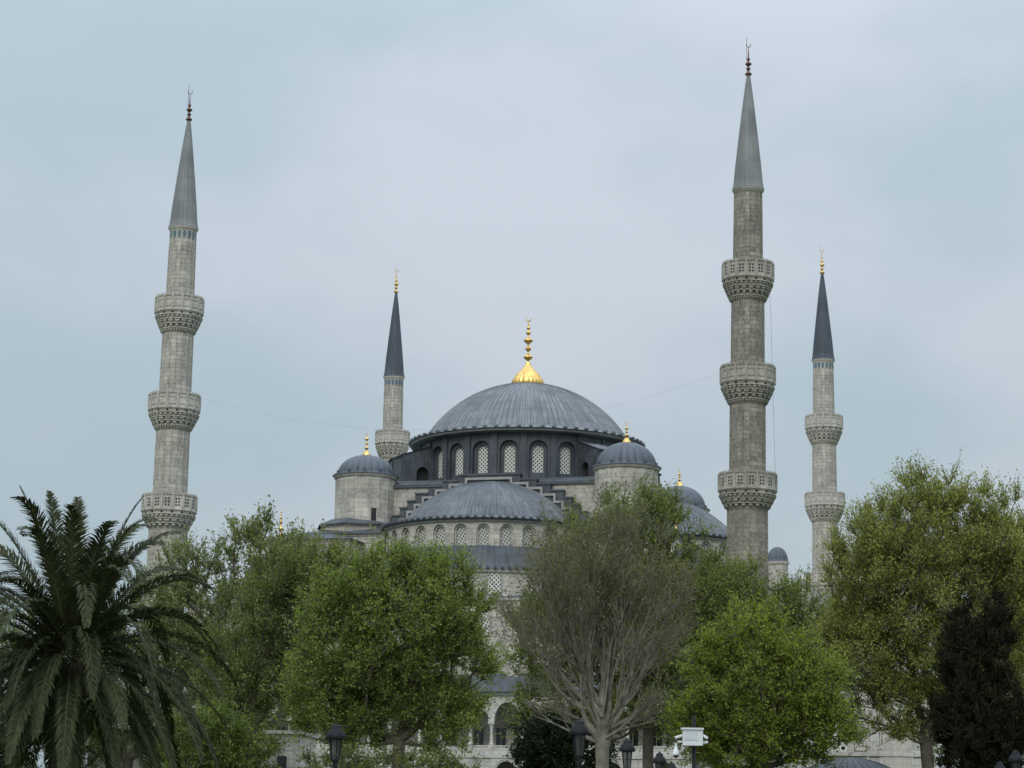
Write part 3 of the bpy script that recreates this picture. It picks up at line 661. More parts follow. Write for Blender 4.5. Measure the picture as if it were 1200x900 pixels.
    mb.build('finial', fin, t); return t
minL = minaret(202.5, 450, 222, 'minaret behind the palm with pale grey spire, blue tile band and dull copper finial', 'stone_mid', 'carved', 'spire_pale', 'copper', True, hs=-.75, rs=1.0, holes=(2,)); minL.rotation_euler.y = .006
minR = minaret(872.5, 450, 207.5, 'tallest minaret, right of the big dome, dark weathered stone under a pale grey spire', 'stone_dark', 'carved_dark', 'spire_pale', 'copper', False, hs=.05, holes=(0, 2)); minR.rotation_euler.y = .007
minD = minaret(461.5, 450, 291, 'far slim minaret with dark spire rising behind the left domed turret', 'stone_mid', 'carved', 'spire_dark', 'gold', True, hs=-2.1, rs=.92)
minC = minaret(965, 450, 283, 'far right pale minaret with a dark slate spire and gilded finial behind the plane tree', 'stone_mid', 'carved', 'spire_dark', 'gold', True, hs=-.6, rs=.97)

# ------------------------------------------------------------------ cables
def cable(name, label, pts, r, cat='cable'):
    mb = MB(); mb.tube(pts, r, 5); o = mb.build(name, 'cable'); o['label'] = label; o['category'] = cat; return o
a = Vector(P(239, 467, 221.5)); b_ = Vector(P(842, 438, 209)); pts = []
for i in range(41):
    t = i/40; p = a.lerp(b_, t); p.z -= 4*4.2*t*(1-t); pts.append(p)
cable('festoon_cable', 'thin slack cable strung across the sky between the two front minarets', pts, .0065)
pts = [P(890, 300, 206.5), P(900, 320, 206.5), P(903, 360, 206.5), P(905.5, 450, 206.5), P(907.5, 520, 206.5), P(909, 566, 206.5)]
cable('lightning_cable', 'thin vertical cable hanging off the right side of the tallest minaret', pts, .016)

# ------------------------------------------------------------------ mausoleum wall at lower right
def right_pavilion():
    Y = 150; c = P(1010, 900, Y); t = thing('mausoleum', 'pale marble building with a pierced lattice window, half hidden behind the right plane tree', 'building', (c.x, Y, 0), -.1)
    z = lambda v: P(1010, v, Y).z
    mb = MB(); px = PM(Y); X = lambda u: (u-1010)/px
    mb.box(X(915), X(1095), 0, 10, 0, z(800)-.4, 0); mb.box(X(915)-.2, X(1095)+.2, -.2, 10.2, z(800)-.4, z(800)-.15, 0); mb.box(X(915)-.35, X(1095)+.35, -.35, 10.3, z(800)-.15, z(800), 0)
    for u in (1017, 1036, 1068, 962): mb.box(X(u)-.07, X(u)+.07, -.1, .1, 0, z(822), 0)
    mb.box(X(940), X(1090), -.14, .1, z(886), z(882), 0)
    mb.build('wall', 'stone_pale', t)
    mb = MB(); mb.box(X(917), X(1093), .2, 9.8, z(800)+.002, z(800)+.3); mb.build('roof', 'lead_dark', t)
    w_ = window_mesh(1.0, z(846)-z(882), .6, .1, 'hexgrille', 'stone_pale'); w_.parent = t; w_.location = (X(984), -.08, z(882))
    w2 = inst(w_, t, (X(940), -.08, z(882))); 
    mb = MB(); mb.box(-.9, .9, -.05, .1, 0, 3.2, 0); mb.box(-1.1, 1.1, -.02, .1, 0, 3.4, 1); d = mb.build('door', ['carved', 'stone_pale'], t); d.location = (X(1050), -.03, z(886)-1.0)
    mb = MB(); mb.box(-.65, .65, -.03, .1, 0, 1.3, 0); d = mb.build('plaque', 'stone', t); d.location = (X(1005), -.03, z(880))
    return t
right_pavilion()
# lead-roofed fountain kiosk at the lower right edge
p = P(995, 900, 110); t = thing('fountain_kiosk', 'low round kiosk with shallow dark lead dome below the lattice window', 'kiosk', (p.x, 110, 0))
zt = P(995, 887, 110).z; r = 56/PM(110); mb = MB()
mb.lathe([(r-.15, 0), (r-.15, zt-1.0), (r+.05, zt-.9)], 16, smooth=False); mb.build('wall', 'stone_pale', t)
mb = MB(); seam_dome(mb, [(r+.25, zt-.95), (r+.1, zt-.8)]+sphere_prof(r, .75, zt-.78, 10, .05), 32, ridge=.04); mb.build('roof', 'lead_dark', t)
# low white outbuilding at left
p = P(330, 900, 140); t = thing('outbuilding', 'low white building with one small dark window between the tree trunks at left', 'building', (p.x, 140, 0), -.05)
px = PM(140); zt = P(330, 856, 140).z; mb = MB(); mb.box(-12, 1.1, 0, 7, 0, zt-.2); mb.box(-12.2, 1.3, -.15, 7.1, zt-.2, zt); mb.box(-.1, .12, -.08, .1, 0, zt-.21); mb.build('wall', 'stone_pale', t)
mb = MB(); zz = P(330, 886, 140).z; mb.box(-.42, .42, -.06, .1, zz-1.4, zz+.12, 1); mb.box(-.3, .3, -.1, .1, zz-1.3, zz, 0); mb.build('window', ['glass', 'stone_pale'], t)
# garden wall linking things behind the trees
mb = MB(); mb.box(-62, 62, 186, 186.6, 0, 3.6); mb.box(-62.1, 62.1, 185.9, 186.7, 3.6, 3.8); o = mb.build('garden_wall', 'stone_pale'); o['label'] = 'long low pale stone wall across the lawn in front of the mosque gallery'; o['category'] = 'wall'

# ------------------------------------------------------------------ lamps and camera post
def lamp(u, v, Y, label):
    p = P(u, v, Y); t = thing('street_lamp', label, 'street lamp', (p.x, p.y, 0), random.uniform(0, .5), 'black lanterns along the garden paths')
    zt = p.z; mb = MB(); L = lambda pr: [(r*.68, zt-d*.85) for r, d in pr]
    mb.lathe([(.16, 0), (.16, .3), (.1, .42), (.09, .9), (.05, 1.0), (.04, zt-.9)]+L([(.09, 1.0), (.05, .95), (.12, .86)]), 16); mb.build('pole', 'iron', t)
    mb = MB()
    for k in range(6):
        a = 2*PI*k/6; mb.tube([(.082*math.sin(a), -.082*math.cos(a), zt-.73), (.13*math.sin(a), -.13*math.cos(a), zt-.3)], .011, 5)
    mb.lathe(L([(.13, .88), (.13, .84)]), 6, smooth=False); mb.lathe(L([(.27, .37), (.29, .33), (.28, .29), (.24, .22), (.2, .17), (.15, .14), (.15, .08), (.1, .05), (.05, .04), (.045, .0), (.001, -.01)]), 24)
    mb.lathe(L([(.19, .385), (.19, .36)]), 6, smooth=False)
    mb.build('lantern_cage', 'iron', t)
    mb = MB(); mb.lathe(L([(.11, .84), (.175, .38)]), 6, smooth=False); mb.build('lantern_glass', 'lampglass', t)
m, tt, b = newmat('smoked_lamp_glass', .1); b.inputs['Base Color'].default_value = (.05, .055, .055, 1); b.inputs['Alpha'].default_value = .6; M['lampglass'] = m
lamp(394, 847, 45, 'black lantern lamp below the leafy green tree, left of its trunk')
lamp(679, 842, 45, 'black lantern lamp just left of the bare tree trunk')
lamp(735, 865, 54, 'black lantern lamp just right of the bare tree trunk')
lamp(773, 881, 64, 'black lantern lamp beside the white camera, its glass cut by the frame')
lamp(787.5, 893, 74, 'black lamp cap just showing left of the camera pole foot')
lamp(1190, 879, 62, 'black lantern lamp at the lower right corner beside the cypress')
lamp(1171.5, 892, 73, 'small black lamp cap in front of the cypress at lower right')
def camera_post():
    Y = 50; p = P(813, 880, Y); t = thing('camera_post', 'black pole carrying a white control box and security cameras', 'camera post', (p.x, p.y, 0))
    z = lambda v: P(813, v, Y).z; px = PM(Y); X = lambda u: (u-813)/px
    mb = MB(); mb.lathe([(.045, 0), (.04, z(839)), (.001, z(839)+.01)], 12); mb.build('pole', 'iron', t)
    mb = MB(); mb.box(X(799.5), X(822.5), -.24, -.05, z(874), z(855.5), 0); mb.box(X(797.5), X(823.5), -.28, -.03, z(855.5)+.001, z(854)+.01, 0); mb.box(X(801), X(815), -.25, -.2, z(868), z(857), 1); mb.box(X(815.5), X(817), -.255, -.2, z(868.5), z(860.5), 0)
    mb.build('control_box', ['white', 'greybox'], t)
    mb = MB(); mb.tube([(X(799), -.14, z(870)), (X(794), -.14, z(869.5)), (X(791.8), -.14, z(872)), (X(791.6), -.14, z(875))], .022, 8)
    zt = z(875); mb.lathe([(.02, zt), (.035, zt-.01), (.035, zt-.05), (.055, zt-.07), (.075, zt-.15), (.08, zt-.19), (.074, zt-.195)], 20, X(791.8), -.14)
    mb.lathe([(.058, zt-.19), (.05, zt-.23), (.025, zt-.255), (.001, zt-.26)], 20, X(791.8), -.14, mat=1); mb.build('dome_camera', ['white', 'glass'], t)
    for (ua, va, ub, vb) in ((799, 862.5, 792, 865), (823, 862, 827, 865), (823, 871, 827, 870)):
        mb = MB(); mb.tube([(X(ua), -.15, z(va)), (X(ub), -.2, z(vb))], .03, 8); mb.lathe([(.001, 0), (.034, 0), (.034, .05), (.001, .05)], 10, X(ub), -.2)
        mb.v = mb.v; mb.build('bullet_camera', 'white', t)
        # move the hood ring up to the camera's end
        me = COL.objects[-1].data
        for q in me.vertices:
            if q.co.z < .2: q.co.z += z(vb)-.025
    mb = MB(); mb.tube([(X(803), -.14, z(875)), (X(800), -.14, z(878)), (X(799), -.12, z(882))], .02, 6); mb.build('cable', 'greybox', t)
camera_post()

# ------------------------------------------------------------------ vegetation
def build_np(name, verts, faces, mat, parent=None, tint=None, smooth=False):
    """verts (n,3), faces (m,k) with a fixed k"""
    me = bpy.data.meshes.new(name); nv, nf, k = len(verts), len(faces), faces.shape[1]
    me.vertices.add(nv); me.vertices.foreach_set('co', verts.astype(np.float32).ravel())
    me.loops.add(nf*k); me.loops.foreach_set('vertex_index', faces.astype(np.int32).ravel())
    me.polygons.add(nf); me.polygons.foreach_set('loop_start', np.arange(0, nf*k, k, dtype=np.int32))
    try: me.polygons.foreach_set('loop_total', np.full(nf, k, dtype=np.int32))
    except Exception: pass
    if tint is not None:
        at = me.attributes.new('tint', 'FLOAT', 'POINT'); at.data.foreach_set('value', tint.astype(np.float32))
    me.update(calc_edges=True); me.validate()
    if smooth: me.polygons.foreach_set('use_smooth', np.ones(nf, dtype=bool))
    me.materials.append(M[mat]); o = bpy.data.objects.new(name, me); COL.objects.link(o)
    if parent: o.parent = parent
    return o
def unit(a): return a/np.maximum(np.linalg.norm(a, axis=-1, keepdims=True), 1e-9)
def seg_tubes(A, B, ra, rb, n=4):
    """straight tapered tubes between point arrays"""
    d = unit(B-A); ref = np.where(np.abs(d[:, 2:3]) < .9, np.array([[0, 0, 1.]]), np.array([[1., 0, 0]]))
    x = unit(np.cross(d, ref)); y = np.cross(d, x); m = len(A)
    ang = np.arange(n)*2*PI/n; c, s = np.cos(ang)[None, :, None], np.sin(ang)[None, :, None]
    off = x[:, None]*c+y[:, None]*s
    V = np.concatenate([A[:, None]+off*ra[:, None, None], B[:, None]+off*rb[:, None, None]], 1).reshape(-1, 3)
    i = np.arange(n); f = np.stack([i, (i+1) % n, (i+1) % n+n, i+n], 1)
    Fc = (f[None]+(np.arange(m)*2*n)[:, None, None]).reshape(-1, 4)
    return V, Fc
def leaves(C, size, tint, rng, up_bias=.4, aspect=.55, dirv=None):
    """rhombic leaves, slightly folded along the midrib, at points C"""
    m = len(C); d = unit(rng.normal(size=(m, 3))+(0 if dirv is None else dirv*1.2)); nrm = unit(rng.normal(size=(m, 3))+np.array([0, -.1, up_bias*1.5]))
    w_ = unit(np.cross(nrm, d)); nn = np.cross(d, w_); s = size*rng.uniform(.45, 1.55, (m, 1))
    V = np.stack([C, C+d*s*.5+w_*s*aspect*.5+nn*s*.1, C+d*s, C+d*s*.5-w_*s*aspect*.5+nn*s*.1], 1).reshape(-1, 3)
    Fc = np.arange(m*4).reshape(m, 4)
    return V, Fc, np.repeat(tint, 4)
def local_env(lobes, Y, dscale=1.0):
    out = []
    for (u, v, ru, rv, *dy) in lobes:
        yy = Y+(dy[0] if dy else 0); c = np.array(P(u, v, yy)); k = PM(yy)
        out.append((c, np.array([ru/k, (ru+rv)/2/k*dscale, rv/k])))
    return out
def tree(name, label, cat, u, Y, lobes, vfork, nclump=260, clump_r=.9, twigs=7, per=16, leaf=.15, mat='leaf_green', bark='bark', trunk_r=.32, seed=1, group=None,
         twig_up=.35, gap=0.0, tint0=.5, tintv=.42, tskew=0, twig_r=.012, base_lean=0.0, dscale=1.0, aspect=.55, shell=.55, droop=0.0, nfork=1):
    rng = np.random.default_rng(seed); b = P(u, 900, Y); base = np.array([b.x+base_lean, Y, 0.])
    t = thing(name, label, cat, tuple(base), 0, group)
    env = local_env(lobes, Y, dscale); vol = np.array([e[1].prod() for e in env])**.75; pr = vol/vol.sum()
    fork = np.array(P(u, vfork, Y)); 
    pts = []; outd = []
    cc = sum(e[0]*w2 for e, w2 in zip(env, pr))
    tries = 0
    while len(pts) < nclump and tries < nclump*60:
        tries += 1
        i = rng.choice(len(env), p=pr); d = unit(rng.normal(size=3)); r = rng.uniform(shell**3, 1)**(1/3); lump = 1+.16*math.sin(d[0]*5.1+seed+i*1.7)*math.sin(d[2]*4.3+seed*1.3+i)+.12*math.sin(d[0]*11+d[2]*9+seed*2.3+i*2.1); p = env[i][0]+env[i][1]*d*r*.9*lump
        # lumpy outline: keep fewer points where a smooth noise is low
        nn = math.sin(p[0]*1.3+seed)*math.sin(p[2]*1.1+seed*2.1)*math.sin(p[1]*1.2+seed*.7)
        if nn < -.35+gap*.5 and rng.random() < .75: continue
        if p[2] < fork[2]-1.0 and rng.random() < .8: continue
        if p[2] < .8: continue
        if pts and min(((q-p)**2).sum() for q in pts[-60:]) < (clump_r*.35)**2: continue
        pts.append(p); outd.append(unit((d+np.array([0, 0, twig_up]))))
    pts = np.array(pts); outd = np.array(outd); order = np.argsort(((pts-fork)**2).sum(1)); pts = pts[order]; outd = outd[order]
    # skeleton: join every clump to the nearest, not too roundabout, node
    nodes = [base.copy()]; par = [-1]; plen = [0.]
    nt_ = 5
    for i in range(1, nt_+1):
        s = i/nt_; q = base*(1-s)+fork*s; q[:2] += rng.normal(size=2)*.06*(1 if i < nt_ else 0); nodes.append(q); par.append(len(nodes)-2); plen.append(plen[-1]+np.linalg.norm(nodes[-1]-nodes[-2]))
    first = nt_
    leafnode = []
    for p in pts:
        nd = np.array(nodes[first:]); pl = np.array(plen[first:]); dd = np.linalg.norm(nd-p, axis=1)
        back = np.maximum(0, (nd[:, 2]-p[2]))*.6
        j = int(np.argmin(dd+pl*.45+back))+first; a = nodes[j]; L = np.linalg.norm(p-a); k = max(1, int(L/.7)); prev = j
        side = unit(rng.normal(size=3))*L*.07; bow = np.array([0, 0, -1.])*L*.08
        for s in range(1, k+1):
            f = s/k; q = a*(1-f)+p*f+(side+bow)*math.sin(PI*f)+rng.normal(size=3)*.04*(f < 1)
            nodes.append(q); par.append(prev); plen.append(plen[prev]+L/k); prev = len(nodes)-1
        leafnode.append(prev)
    nodes = np.array(nodes); par = np.array(par); cnt = np.zeros(len(nodes)); cnt[leafnode] += 1
    for i in range(len(nodes)-1, 0, -1): cnt[par[i]] += cnt[i]
    rad = trunk_r*(np.maximum(cnt, .6)/cnt[0])**.42; rad[:first] = trunk_r*np.linspace(1.25, 1, first)
    idx = np.arange(1, len(nodes)); V1, F1 = seg_tubes(nodes[par[idx]], nodes[idx], rad[par[idx]]*.5+rad[idx]*.5, rad[idx], 6)
    # twigs
    m = len(pts); C0 = np.repeat(nodes[leafnode], twigs, 0); D = unit(np.repeat(outd, twigs, 0)*.7+rng.normal(size=(m*twigs, 3))*.75+np.array([0, 0, twig_up]))
    L = clump_r*rng.uniform(.5, 1.5, (m*twigs, 1))*np.where(rng.random((m*twigs, 1)) < .05, 1.4, 1); tipm = C0+D*L*.55+rng.normal(size=C0.shape)*.05; tip = tipm+unit(D+np.array([0, 0, .35*(1 if twig_up > 0 else -1)]))*L*.5; tip[:, 2] -= droop*L[:, 0]
    V2, F2 = seg_tubes(C0, tipm, np.full(len(C0), twig_r*1.6), np.full(len(C0), twig_r), 3); V3, F3 = seg_tubes(tipm, tip, np.full(len(C0), twig_r), np.full(len(C0), twig_r*.5), 3)
    V = np.concatenate([V1, V2, V3]); Fc = np.concatenate([F1, F2+len(V1), F3+len(V1)+len(V2)])
    build_np('trunk', V-base, Fc, bark, t, smooth=False)
    # leaves along the twigs
    s = rng.uniform(.05, 1.08, (m*twigs, per, 1)); Cm = np.where(s < .55, C0[:, None]+(tipm-C0)[:, None]*s/.55, tipm[:, None]+(tip-tipm)[:, None]*(s-.55)/.45)
    Cm = Cm+rng.normal(size=Cm.shape)*clump_r*.10
    ctint = np.repeat(np.clip(rng.normal(tint0, tintv, m), 0, 1), twigs*per)
    lt = np.clip(ctint*.6+rng.normal(.4*tint0, .22, m*twigs*per)+tint0*.0, 0, 1)
    V, Fc, tn = leaves(Cm.reshape(-1, 3), leaf, lt, rng, aspect=aspect, dirv=np.repeat(D, per, 0))
    build_np('crown', V-base, Fc, mat, t, tn)
    return t
GT = 'trees of the park in front of the mosque'
# large spreading plane tree at right
tree('plane_tree', 'large spreading olive-green plane tree at right, in front of the far right minaret', 'tree', 1085, 104, [(1080, 655, 95, 98), (1090, 730, 130, 105), (1030, 700, 75, 85), (1005, 780, 55, 80), (1160, 680, 75, 95), (1185, 770, 60, 90), (1040, 830, 75, 45), (1180, 640, 50, 50), (1110, 612, 66, 60), (1040, 640, 60, 60), (1120, 790, 60, 60)], 870,
     nclump=1050, clump_r=.85, twigs=10, per=25, leaf=.105, mat='leaf_plane', seed=3, group=GT, trunk_r=.3, gap=-.5, twig_up=.8, tint0=.55, aspect=.5, shell=.35)
tree('leafy_tree', 'dense fresh-green tree left of centre, its forked trunk just right of the first lantern', 'tree', 468, 100, [(475, 740, 80, 85), (420, 700, 52, 50), (530, 715, 38, 60), (490, 680, 42, 36), (395, 760, 55, 75), (545, 780, 34, 50), (450, 810, 75, 50), (385, 825, 50, 50), (515, 845, 50, 38), (420, 850, 50, 35), (450, 672, 34, 26), (545, 835, 28, 30)], 868,
     nclump=700, clump_r=.75, twigs=10, per=20, leaf=.11, mat='leaf_green', seed=5, group=GT, trunk_r=.3, gap=-.1, tint0=.55, shell=.35, twig_up=.5)
tree('slender_tree', 'olive tree with many thin rising stems, between the palm and the fresh-green tree', 'tree', 292, 118, [(345, 735, 65, 95), (300, 770, 65, 85), (370, 700, 50, 65), (330, 680, 50, 48), (400, 690, 40, 48), (290, 820, 60, 50)], 915,
     nclump=480, clump_r=.95, twigs=9, per=18, leaf=.12, mat='leaf_olive', seed=8, group=GT, trunk_r=.22, twig_up=1.0, tint0=.55, shell=.3)
tree('poplar', 'tall airy pale-leaved tree against the sky right of the left minaret', 'tree', 268, 128, [(300, 655, 48, 48), (250, 690, 48, 58), (212, 680, 38, 48), (345, 655, 30, 36), (270, 750, 55, 70), (295, 632, 26, 24), (205, 740, 45, 65), (240, 800, 60, 60)], 850,
     nclump=330, clump_r=.85, twigs=7, per=15, leaf=.16, mat='leaf_pale', seed=12, group=GT, trunk_r=.22, gap=.35, twig_up=.9, shell=.3)
tree('broadleaf_tree', 'tall leafy green tree rising behind the bare plane tree, below the right domed turret', 'tree', 760, 128, [(745, 645, 72, 76), (800, 680, 66, 62), (690, 660, 50, 65), (820, 730, 75, 65), (750, 740, 100, 85), (765, 612, 45, 42), (780, 820, 100, 75), (640, 750, 50, 75), (650, 830, 60, 60)], 850,
     nclump=760, clump_r=1.0, twigs=9, per=18, leaf=.145, mat='leaf_olive', seed=14, group=GT, trunk_r=.34, twig_up=.7, tint0=.6, shell=.35)
tree('broadleaf_tree', 'muted olive tree behind the bright tree, at the foot of the tallest minaret', 'tree', 885, 134, [(870, 715, 65, 58), (920, 730, 55, 50), (960, 760, 50, 50), (900, 800, 90, 80), (840, 700, 40, 45), (830, 820, 60, 60)], 850,
     nclump=480, clump_r=1.0, twigs=9, per=16, leaf=.145, mat='leaf_olive', seed=16, group=GT, trunk_r=.3, twig_up=.6, tint0=.55, shell=.35)
tree('broadleaf_tree', 'bright yellow-green young tree in the middle of the right half', 'tree', 890, 92, [(880, 755, 50, 42), (915, 775, 38, 38), (885, 815, 85, 50), (835, 785, 34, 34), (940, 805, 48, 50), (960, 850, 40, 45), (885, 870, 95, 42), (830, 850, 45, 45)], 900,
     nclump=480, clump_r=.72, twigs=10, per=20, leaf=.105, mat='leaf_bright', seed=21, group=GT, trunk_r=.22, tint0=.6, shell=.3, twig_up=.6)
tree('broadleaf_tree', 'dark green tree mass behind the palm fronds', 'tree', 150, 135, [(175, 740, 70, 65), (110, 800, 90, 70), (210, 820, 60, 70), (20, 800, 70, 80), (60, 870, 90, 50)], 890, nclump=460, clump_r=1.1, twigs=8, per=15, leaf=.16, mat='leaf_olive', seed=31, group=GT, tint0=.2)
tree('broadleaf_tree', 'green tree filling the gap behind the dark cypress', 'tree', 1190, 125, [(1190, 800, 55, 85), (1210, 720, 40, 60), (1130, 850, 60, 50)], 880, nclump=260, clump_r=1.0, twigs=8, per=15, leaf=.15, mat='leaf_green', seed=33, group=GT, tint0=.35)
tree('broadleaf_tree', 'shaded green tree standing close before the gallery arches at left', 'tree', 400, 165, [(390, 820, 75, 55), (450, 790, 60, 50), (500, 800, 55, 45), (330, 840, 50, 45)], 885, nclump=300, clump_r=1.1, twigs=8, per=14, leaf=.17, mat='leaf_olive', seed=35, group=GT, tint0=.3, trunk_r=.3, gap=.35)
tree('evergreen_tree', 'dark glossy evergreen beside the bare tree trunk, in front of the arcade', 'tree', 642, 88, [(645, 870, 38, 32), (665, 890, 45, 40), (625, 895, 25, 30)], 930, nclump=160, clump_r=.5, twigs=9, per=18, leaf=.12, bark='bark_dark', twig_r=.006, mat='leaf_dark', seed=41, group=GT, trunk_r=.15, twig_up=.1)
tree('bushy_tree', 'low shaded green bushy tree between the palm and the slender tree', 'tree', 255, 98, [(258, 870, 34, 42), (285, 890, 45, 28), (225, 885, 50, 45)], 930, nclump=220, clump_r=.6, twigs=9, per=18, leaf=.11, mat='leaf_green', tint0=.15, seed=43, group=GT, trunk_r=.15, twig_up=.1)
tree('cypress', 'dark brown-black cypress with two tips at the lower right', 'tree', 1145, 80, [(1168, 775, 20, 72), (1128, 795, 24, 80), (1148, 855, 48, 75), (1120, 860, 34, 50), (1180, 850, 24, 80), (1167, 735, 13, 34), (1137, 740, 13, 34)], 930,
     nclump=820, clump_r=.32, twigs=9, per=24, leaf=.085, bark='bark_dark', twig_r=.004, mat='leaf_cypress', seed=45, group=GT, trunk_r=.2, twig_up=1.6, aspect=.35, shell=.6)
tree('shrub', 'low pale-leaved shrub under the fresh-green tree, before the white wall', 'shrub', 390, 96, [(400, 905, 60, 22), (470, 905, 60, 20), (520, 905, 40, 14)], 935, nclump=110, clump_r=.5, twigs=7, per=14, leaf=.10, mat='leaf_olive', seed=51, trunk_r=.06, twig_up=.3)

# bare plane tree in the centre: a fan of rising limbs, thick with twigs
def bare_tree():
    rng = np.random.default_rng(77); Y = 84; base = np.array([P(706, 900, Y).x, Y, 0.]); k = PM(Y)
    t = thing('bare_tree', 'nearly leafless brown plane tree with fanned upright branches, right of centre', 'tree', tuple(base), 0, GT)
    env = local_env([(700, 715, 115, 148), (640, 745, 60, 75), (775, 725, 65, 95), (705, 640, 85, 62)], Y)
    def inside(p): return min((((p-c)/r)**2).sum() for c, r in env)
    A = []; B = []; RA = []; RB = []; tips = []
    def seg(a, b, ra, rb): A.append(a); B.append(b); RA.append(ra); RB.append(rb)
    def limb(p, d, L, r, lev):
        n = max(3, int(L/(.45 if lev > 1 else .6))); q = p.copy(); st = L/n; curl = rng.normal(size=3)*.05
        nxt = rng.uniform(.12, .3)*L if lev else .2*L; dist = 0; pr = r
        for i in range(n):
            d = unit(d+curl*.7*math.sin(i*.9+r*90)+curl*.35+rng.normal(size=3)*.075+np.array([0, 0, .035 if lev < 3 else .05])); nq = q+d*st; nr = max(.007, r*(1-.88*(i+1)/n)); seg(q, nq, pr, nr); q = nq; pr = nr; dist += st
            if lev > 0 and inside(q) > 1.08 and q[2] > 5: break
            if lev < 4 and dist > nxt:
                nxt = dist+(rng.uniform(.5, 1.0) if lev < 2 else rng.uniform(.22, .42))*(1 if lev < 3 else .8)
                for _ in range(1 if lev < 2 else 2):
                    sd_ = unit(np.cross(d, rng.normal(size=3))); ang = rng.uniform(.3, .65); cd_ = unit(d*math.cos(ang)+sd_*math.sin(ang)+np.array([0, 0, .12]))
                    cl_ = (L-dist)*rng.uniform(.45, .8)+.25
                    if lev == 2: cl_ = min(cl_, 1.7)
                    if lev == 3: cl_ = rng.uniform(.25, .6)
                    if cl_ > .2: limb(q.copy(), cd_, cl_, min(pr*.75, .03 if lev >= 2 else 1), lev+1)
        if lev >= 3: tips.append(q)
    fork = np.array(P(706, 868, Y)); f2 = np.array(P(703, 842, Y))
    for i in range(6):
        a = base+(fork-base)*i/6; b = base+(fork-base)*(i+1)/6; seg(a, b, .37-.015*i+.03*math.sin(i*2.3), .355-.015*i+.03*math.sin((i+1)*2.3))
    for dx, dz in ((-.35, 1.6), (.3, 1.9), (-.05, 2.3), (.75, 1.3), (-.8, 1.1)):   # the trunk splits into a few stout limbs first
        q = fork-np.array([0, 0, .3]); tgt = fork+np.array([dx, dx*.4, dz])
        for i in range(5): a = q+(tgt-q)*i/5+np.array([.05*math.sin(i*1.7+dx*9), 0, 0]); b = q+(tgt-q)*(i+1)/5+np.array([.05*math.sin((i+1)*1.7+dx*9), 0, 0]); seg(a, b, .19-.022*i, .168-.022*i)
        for k2 in range(3): limb(b, unit((tgt-q)+rng.normal(size=3)*.5), rng.uniform(4, 6), .07, 1)
    for i in range(20):
        az = rng.uniform(0, 2*PI); el = rng.uniform(0, 1)**.7; sp = .1+.8*el
        d = unit(np.array([math.cos(az)*sp, math.sin(az)*sp*.8, 1.0])); st_ = fork+(f2-fork)*rng.uniform(-.2, 1.6)+np.array([rng.normal()*.12, rng.normal()*.12, 0])
        lim = 1; 
        for L in np.arange(1, 12, .3):
            if inside(st_+d*L) > 1.0 and L > 3: break
            lim = L
        limb(st_, d, lim*1.04, rng.uniform(.035, .085), 1)
    for i in range(10):   # low drooping side limbs
        sx = rng.choice([-1, 1]); d = unit(np.array([sx*1.0, rng.normal()*.4, rng.uniform(.15, .6)])); limb(fork+(f2-fork)*rng.uniform(-.2, .5), d, rng.uniform(2.0, 3.3), .07, 1)
    A, B, RA, RB = map(np.array, (A, B, RA, RB)); big = RA > .035
    Va, Fa = seg_tubes(A[big]-base, B[big]-base, RA[big], RB[big], 6); Vb, Fb = seg_tubes(A[~big]-base, B[~big]-base, RA[~big], RB[~big], 3)
    build_np('trunk', np.concatenate([Va, Vb]), np.concatenate([Fa, Fb+len(Va)]), 'bark_grey', t)
    tips = np.array(tips); print('bare tips', len(tips), 'segs', len(A))
    if len(tips) > 30000: tips = tips[rng.choice(len(tips), 30000, False)]
    per = 4; C = np.repeat(tips, per, 0)+rng.normal(size=(len(tips)*per, 3))*.13
    hz_ = np.clip((C[:, 2]-P(700, 760, Y).z)/4+.55, .35, 1); keep = rng.random(len(C)) < hz_; C = C[keep]
    V, Fc, tn = leaves(C-base, .085, np.clip(rng.normal(.5, .3, len(C)), 0, 1), rng)
    build_np('crown', V, Fc, 'leaf_brown', t, tn)
bare_tree()

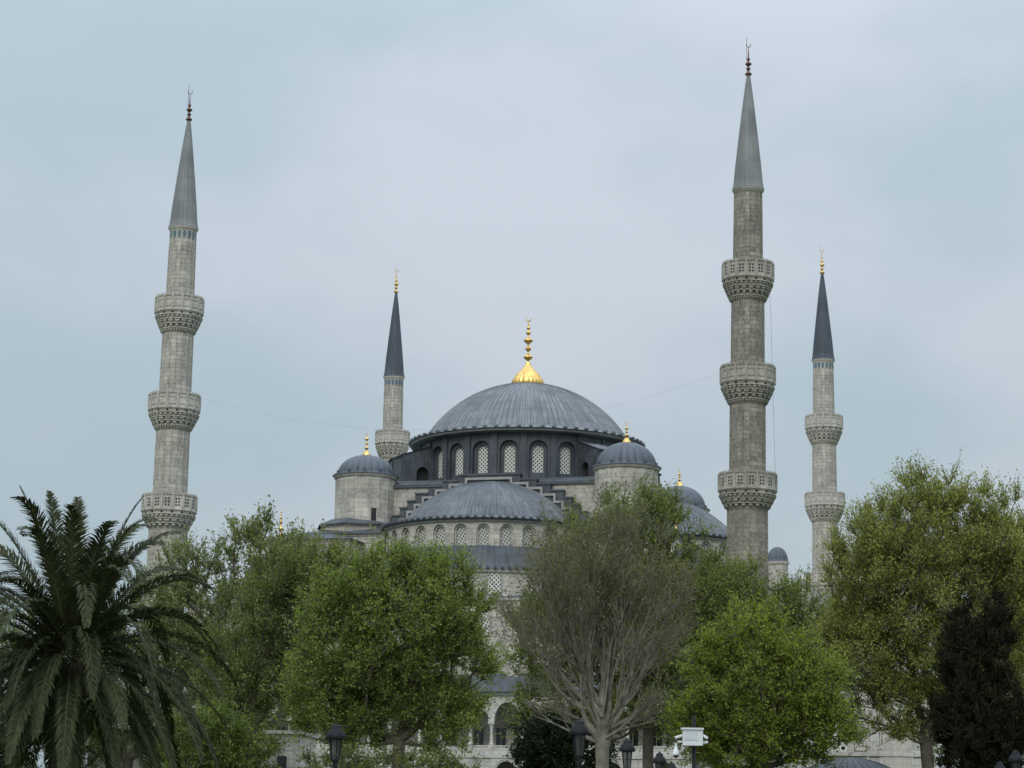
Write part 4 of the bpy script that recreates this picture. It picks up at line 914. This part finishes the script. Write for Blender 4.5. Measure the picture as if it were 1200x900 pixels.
# ------------------------------------------------------------------ date palm
def palm():
    rng = np.random.default_rng(5); Y = 60; c = P(84, 770, Y); t = thing('date_palm', 'dark green date palm with arching fronds filling the lower left corner', 'palm tree', (c.x, Y, 0))
    H = c.z; mb = MB(); prof = []
    for i in range(40): prof.append((.36+.04*(i % 2)+(.12*(i-30)/10 if i > 30 else 0), (H-.2)*i/39))
    mb.lathe(prof, 20); mb.build('trunk', 'bark_palm', t)
    nfr = 100; gold = 2.39996
    for i in range(nfr):
        f = (i+.5)/nfr; az = i*gold+rng.normal()*.12; el = math.radians(80-122*f)+rng.normal()*.05
        L = rng.uniform(4.2, 5.1)*(.92 if f < .1 else 1); n = 26; d = np.array([math.cos(az)*math.cos(el), math.sin(az)*math.cos(el), math.sin(el)]); p = np.array([math.cos(az)*.22, math.sin(az)*.22, H+.25-.5*f]); pts = [p.copy()]
        sag = rng.uniform(.07, .135)*(1 if f < .75 else .7)
        for s in range(n):
            d = unit(d+np.array([0, 0, -1])*sag*(.2+1.7*(s/n)**1.2)*(math.cos(math.asin(max(-1, min(1, d[2]))))*.9+.1)); p = p+d*L/n; pts.append(p.copy())
        pts = np.array(pts); roll = rng.normal()*.25
        A, B = pts[:-1], pts[1:]; rr = np.linspace(.035, .008, n+1); V1, F1 = seg_tubes(A, B, rr[:-1], rr[1:], 4)
        # leaflets
        m = 120; s = np.linspace(.13, .995, m); s2 = np.repeat(s, 2)+rng.normal(size=2*m)*.003; s2 = np.clip(s2, .1, .995); sd_ = np.tile([1., -1.], m)
        x = s2*n; i0 = np.minimum(x.astype(int), n-1); fr = (x-i0)[:, None]; C = pts[i0]*(1-fr)+pts[i0+1]*fr; tg = unit(pts[i0+1]-pts[i0])
        ref = np.array([-math.sin(az), math.cos(az), 0.]); sidev = unit(np.cross(np.cross(tg, ref), tg)); nor = np.cross(tg, sidev); nor = nor*np.sign(nor[:, 2:3]+1e-6)
        sidev, nor = sidev*math.cos(roll)+nor*math.sin(roll), nor*math.cos(roll)-sidev*math.sin(roll)
        ll = (.5*np.sin(PI*np.clip(s2, .05, 1)**.8)**.55+.06)*rng.uniform(.85, 1.12, 2*m); fwd = .7+.6*s2
        D = unit(sidev*sd_[:, None]*rng.uniform(.7, 1.2, (2*m, 1))+tg*fwd[:, None]*rng.uniform(.8, 1.25, (2*m, 1))+nor*rng.uniform(.15, .5, (2*m, 1))); D2 = unit(D+np.array([0, 0, -.6])+tg*.2)
        wd = .021; W = unit(np.cross(D, nor))*wd; M1 = C+D*ll[:, None]*.5; T1 = M1+D2*ll[:, None]*.5
        V2 = np.stack([C-W*.6, C+W*.6, M1+W, M1-W], 1).reshape(-1, 3); V3 = np.stack([M1-W, M1+W, T1+W*.15, T1-W*.15], 1).reshape(-1, 3)
        k2 = 2*m; F2 = np.arange(k2*4).reshape(k2, 4)
        V = np.concatenate([V1, V2, V3]); Fc = np.concatenate([F1, F2+len(V1), F2+len(V1)+len(V2)])
        tn = np.concatenate([np.full(len(V1), 1.0), np.repeat(np.clip(rng.normal(.35 if f < .75 else .25, .2, k2), 0, 1), 4), np.repeat(np.clip(rng.normal(.4, .2, k2), 0, 1), 4)])
        build_np('frond', V, Fc, 'leaf_palm', t, tn)
palm()
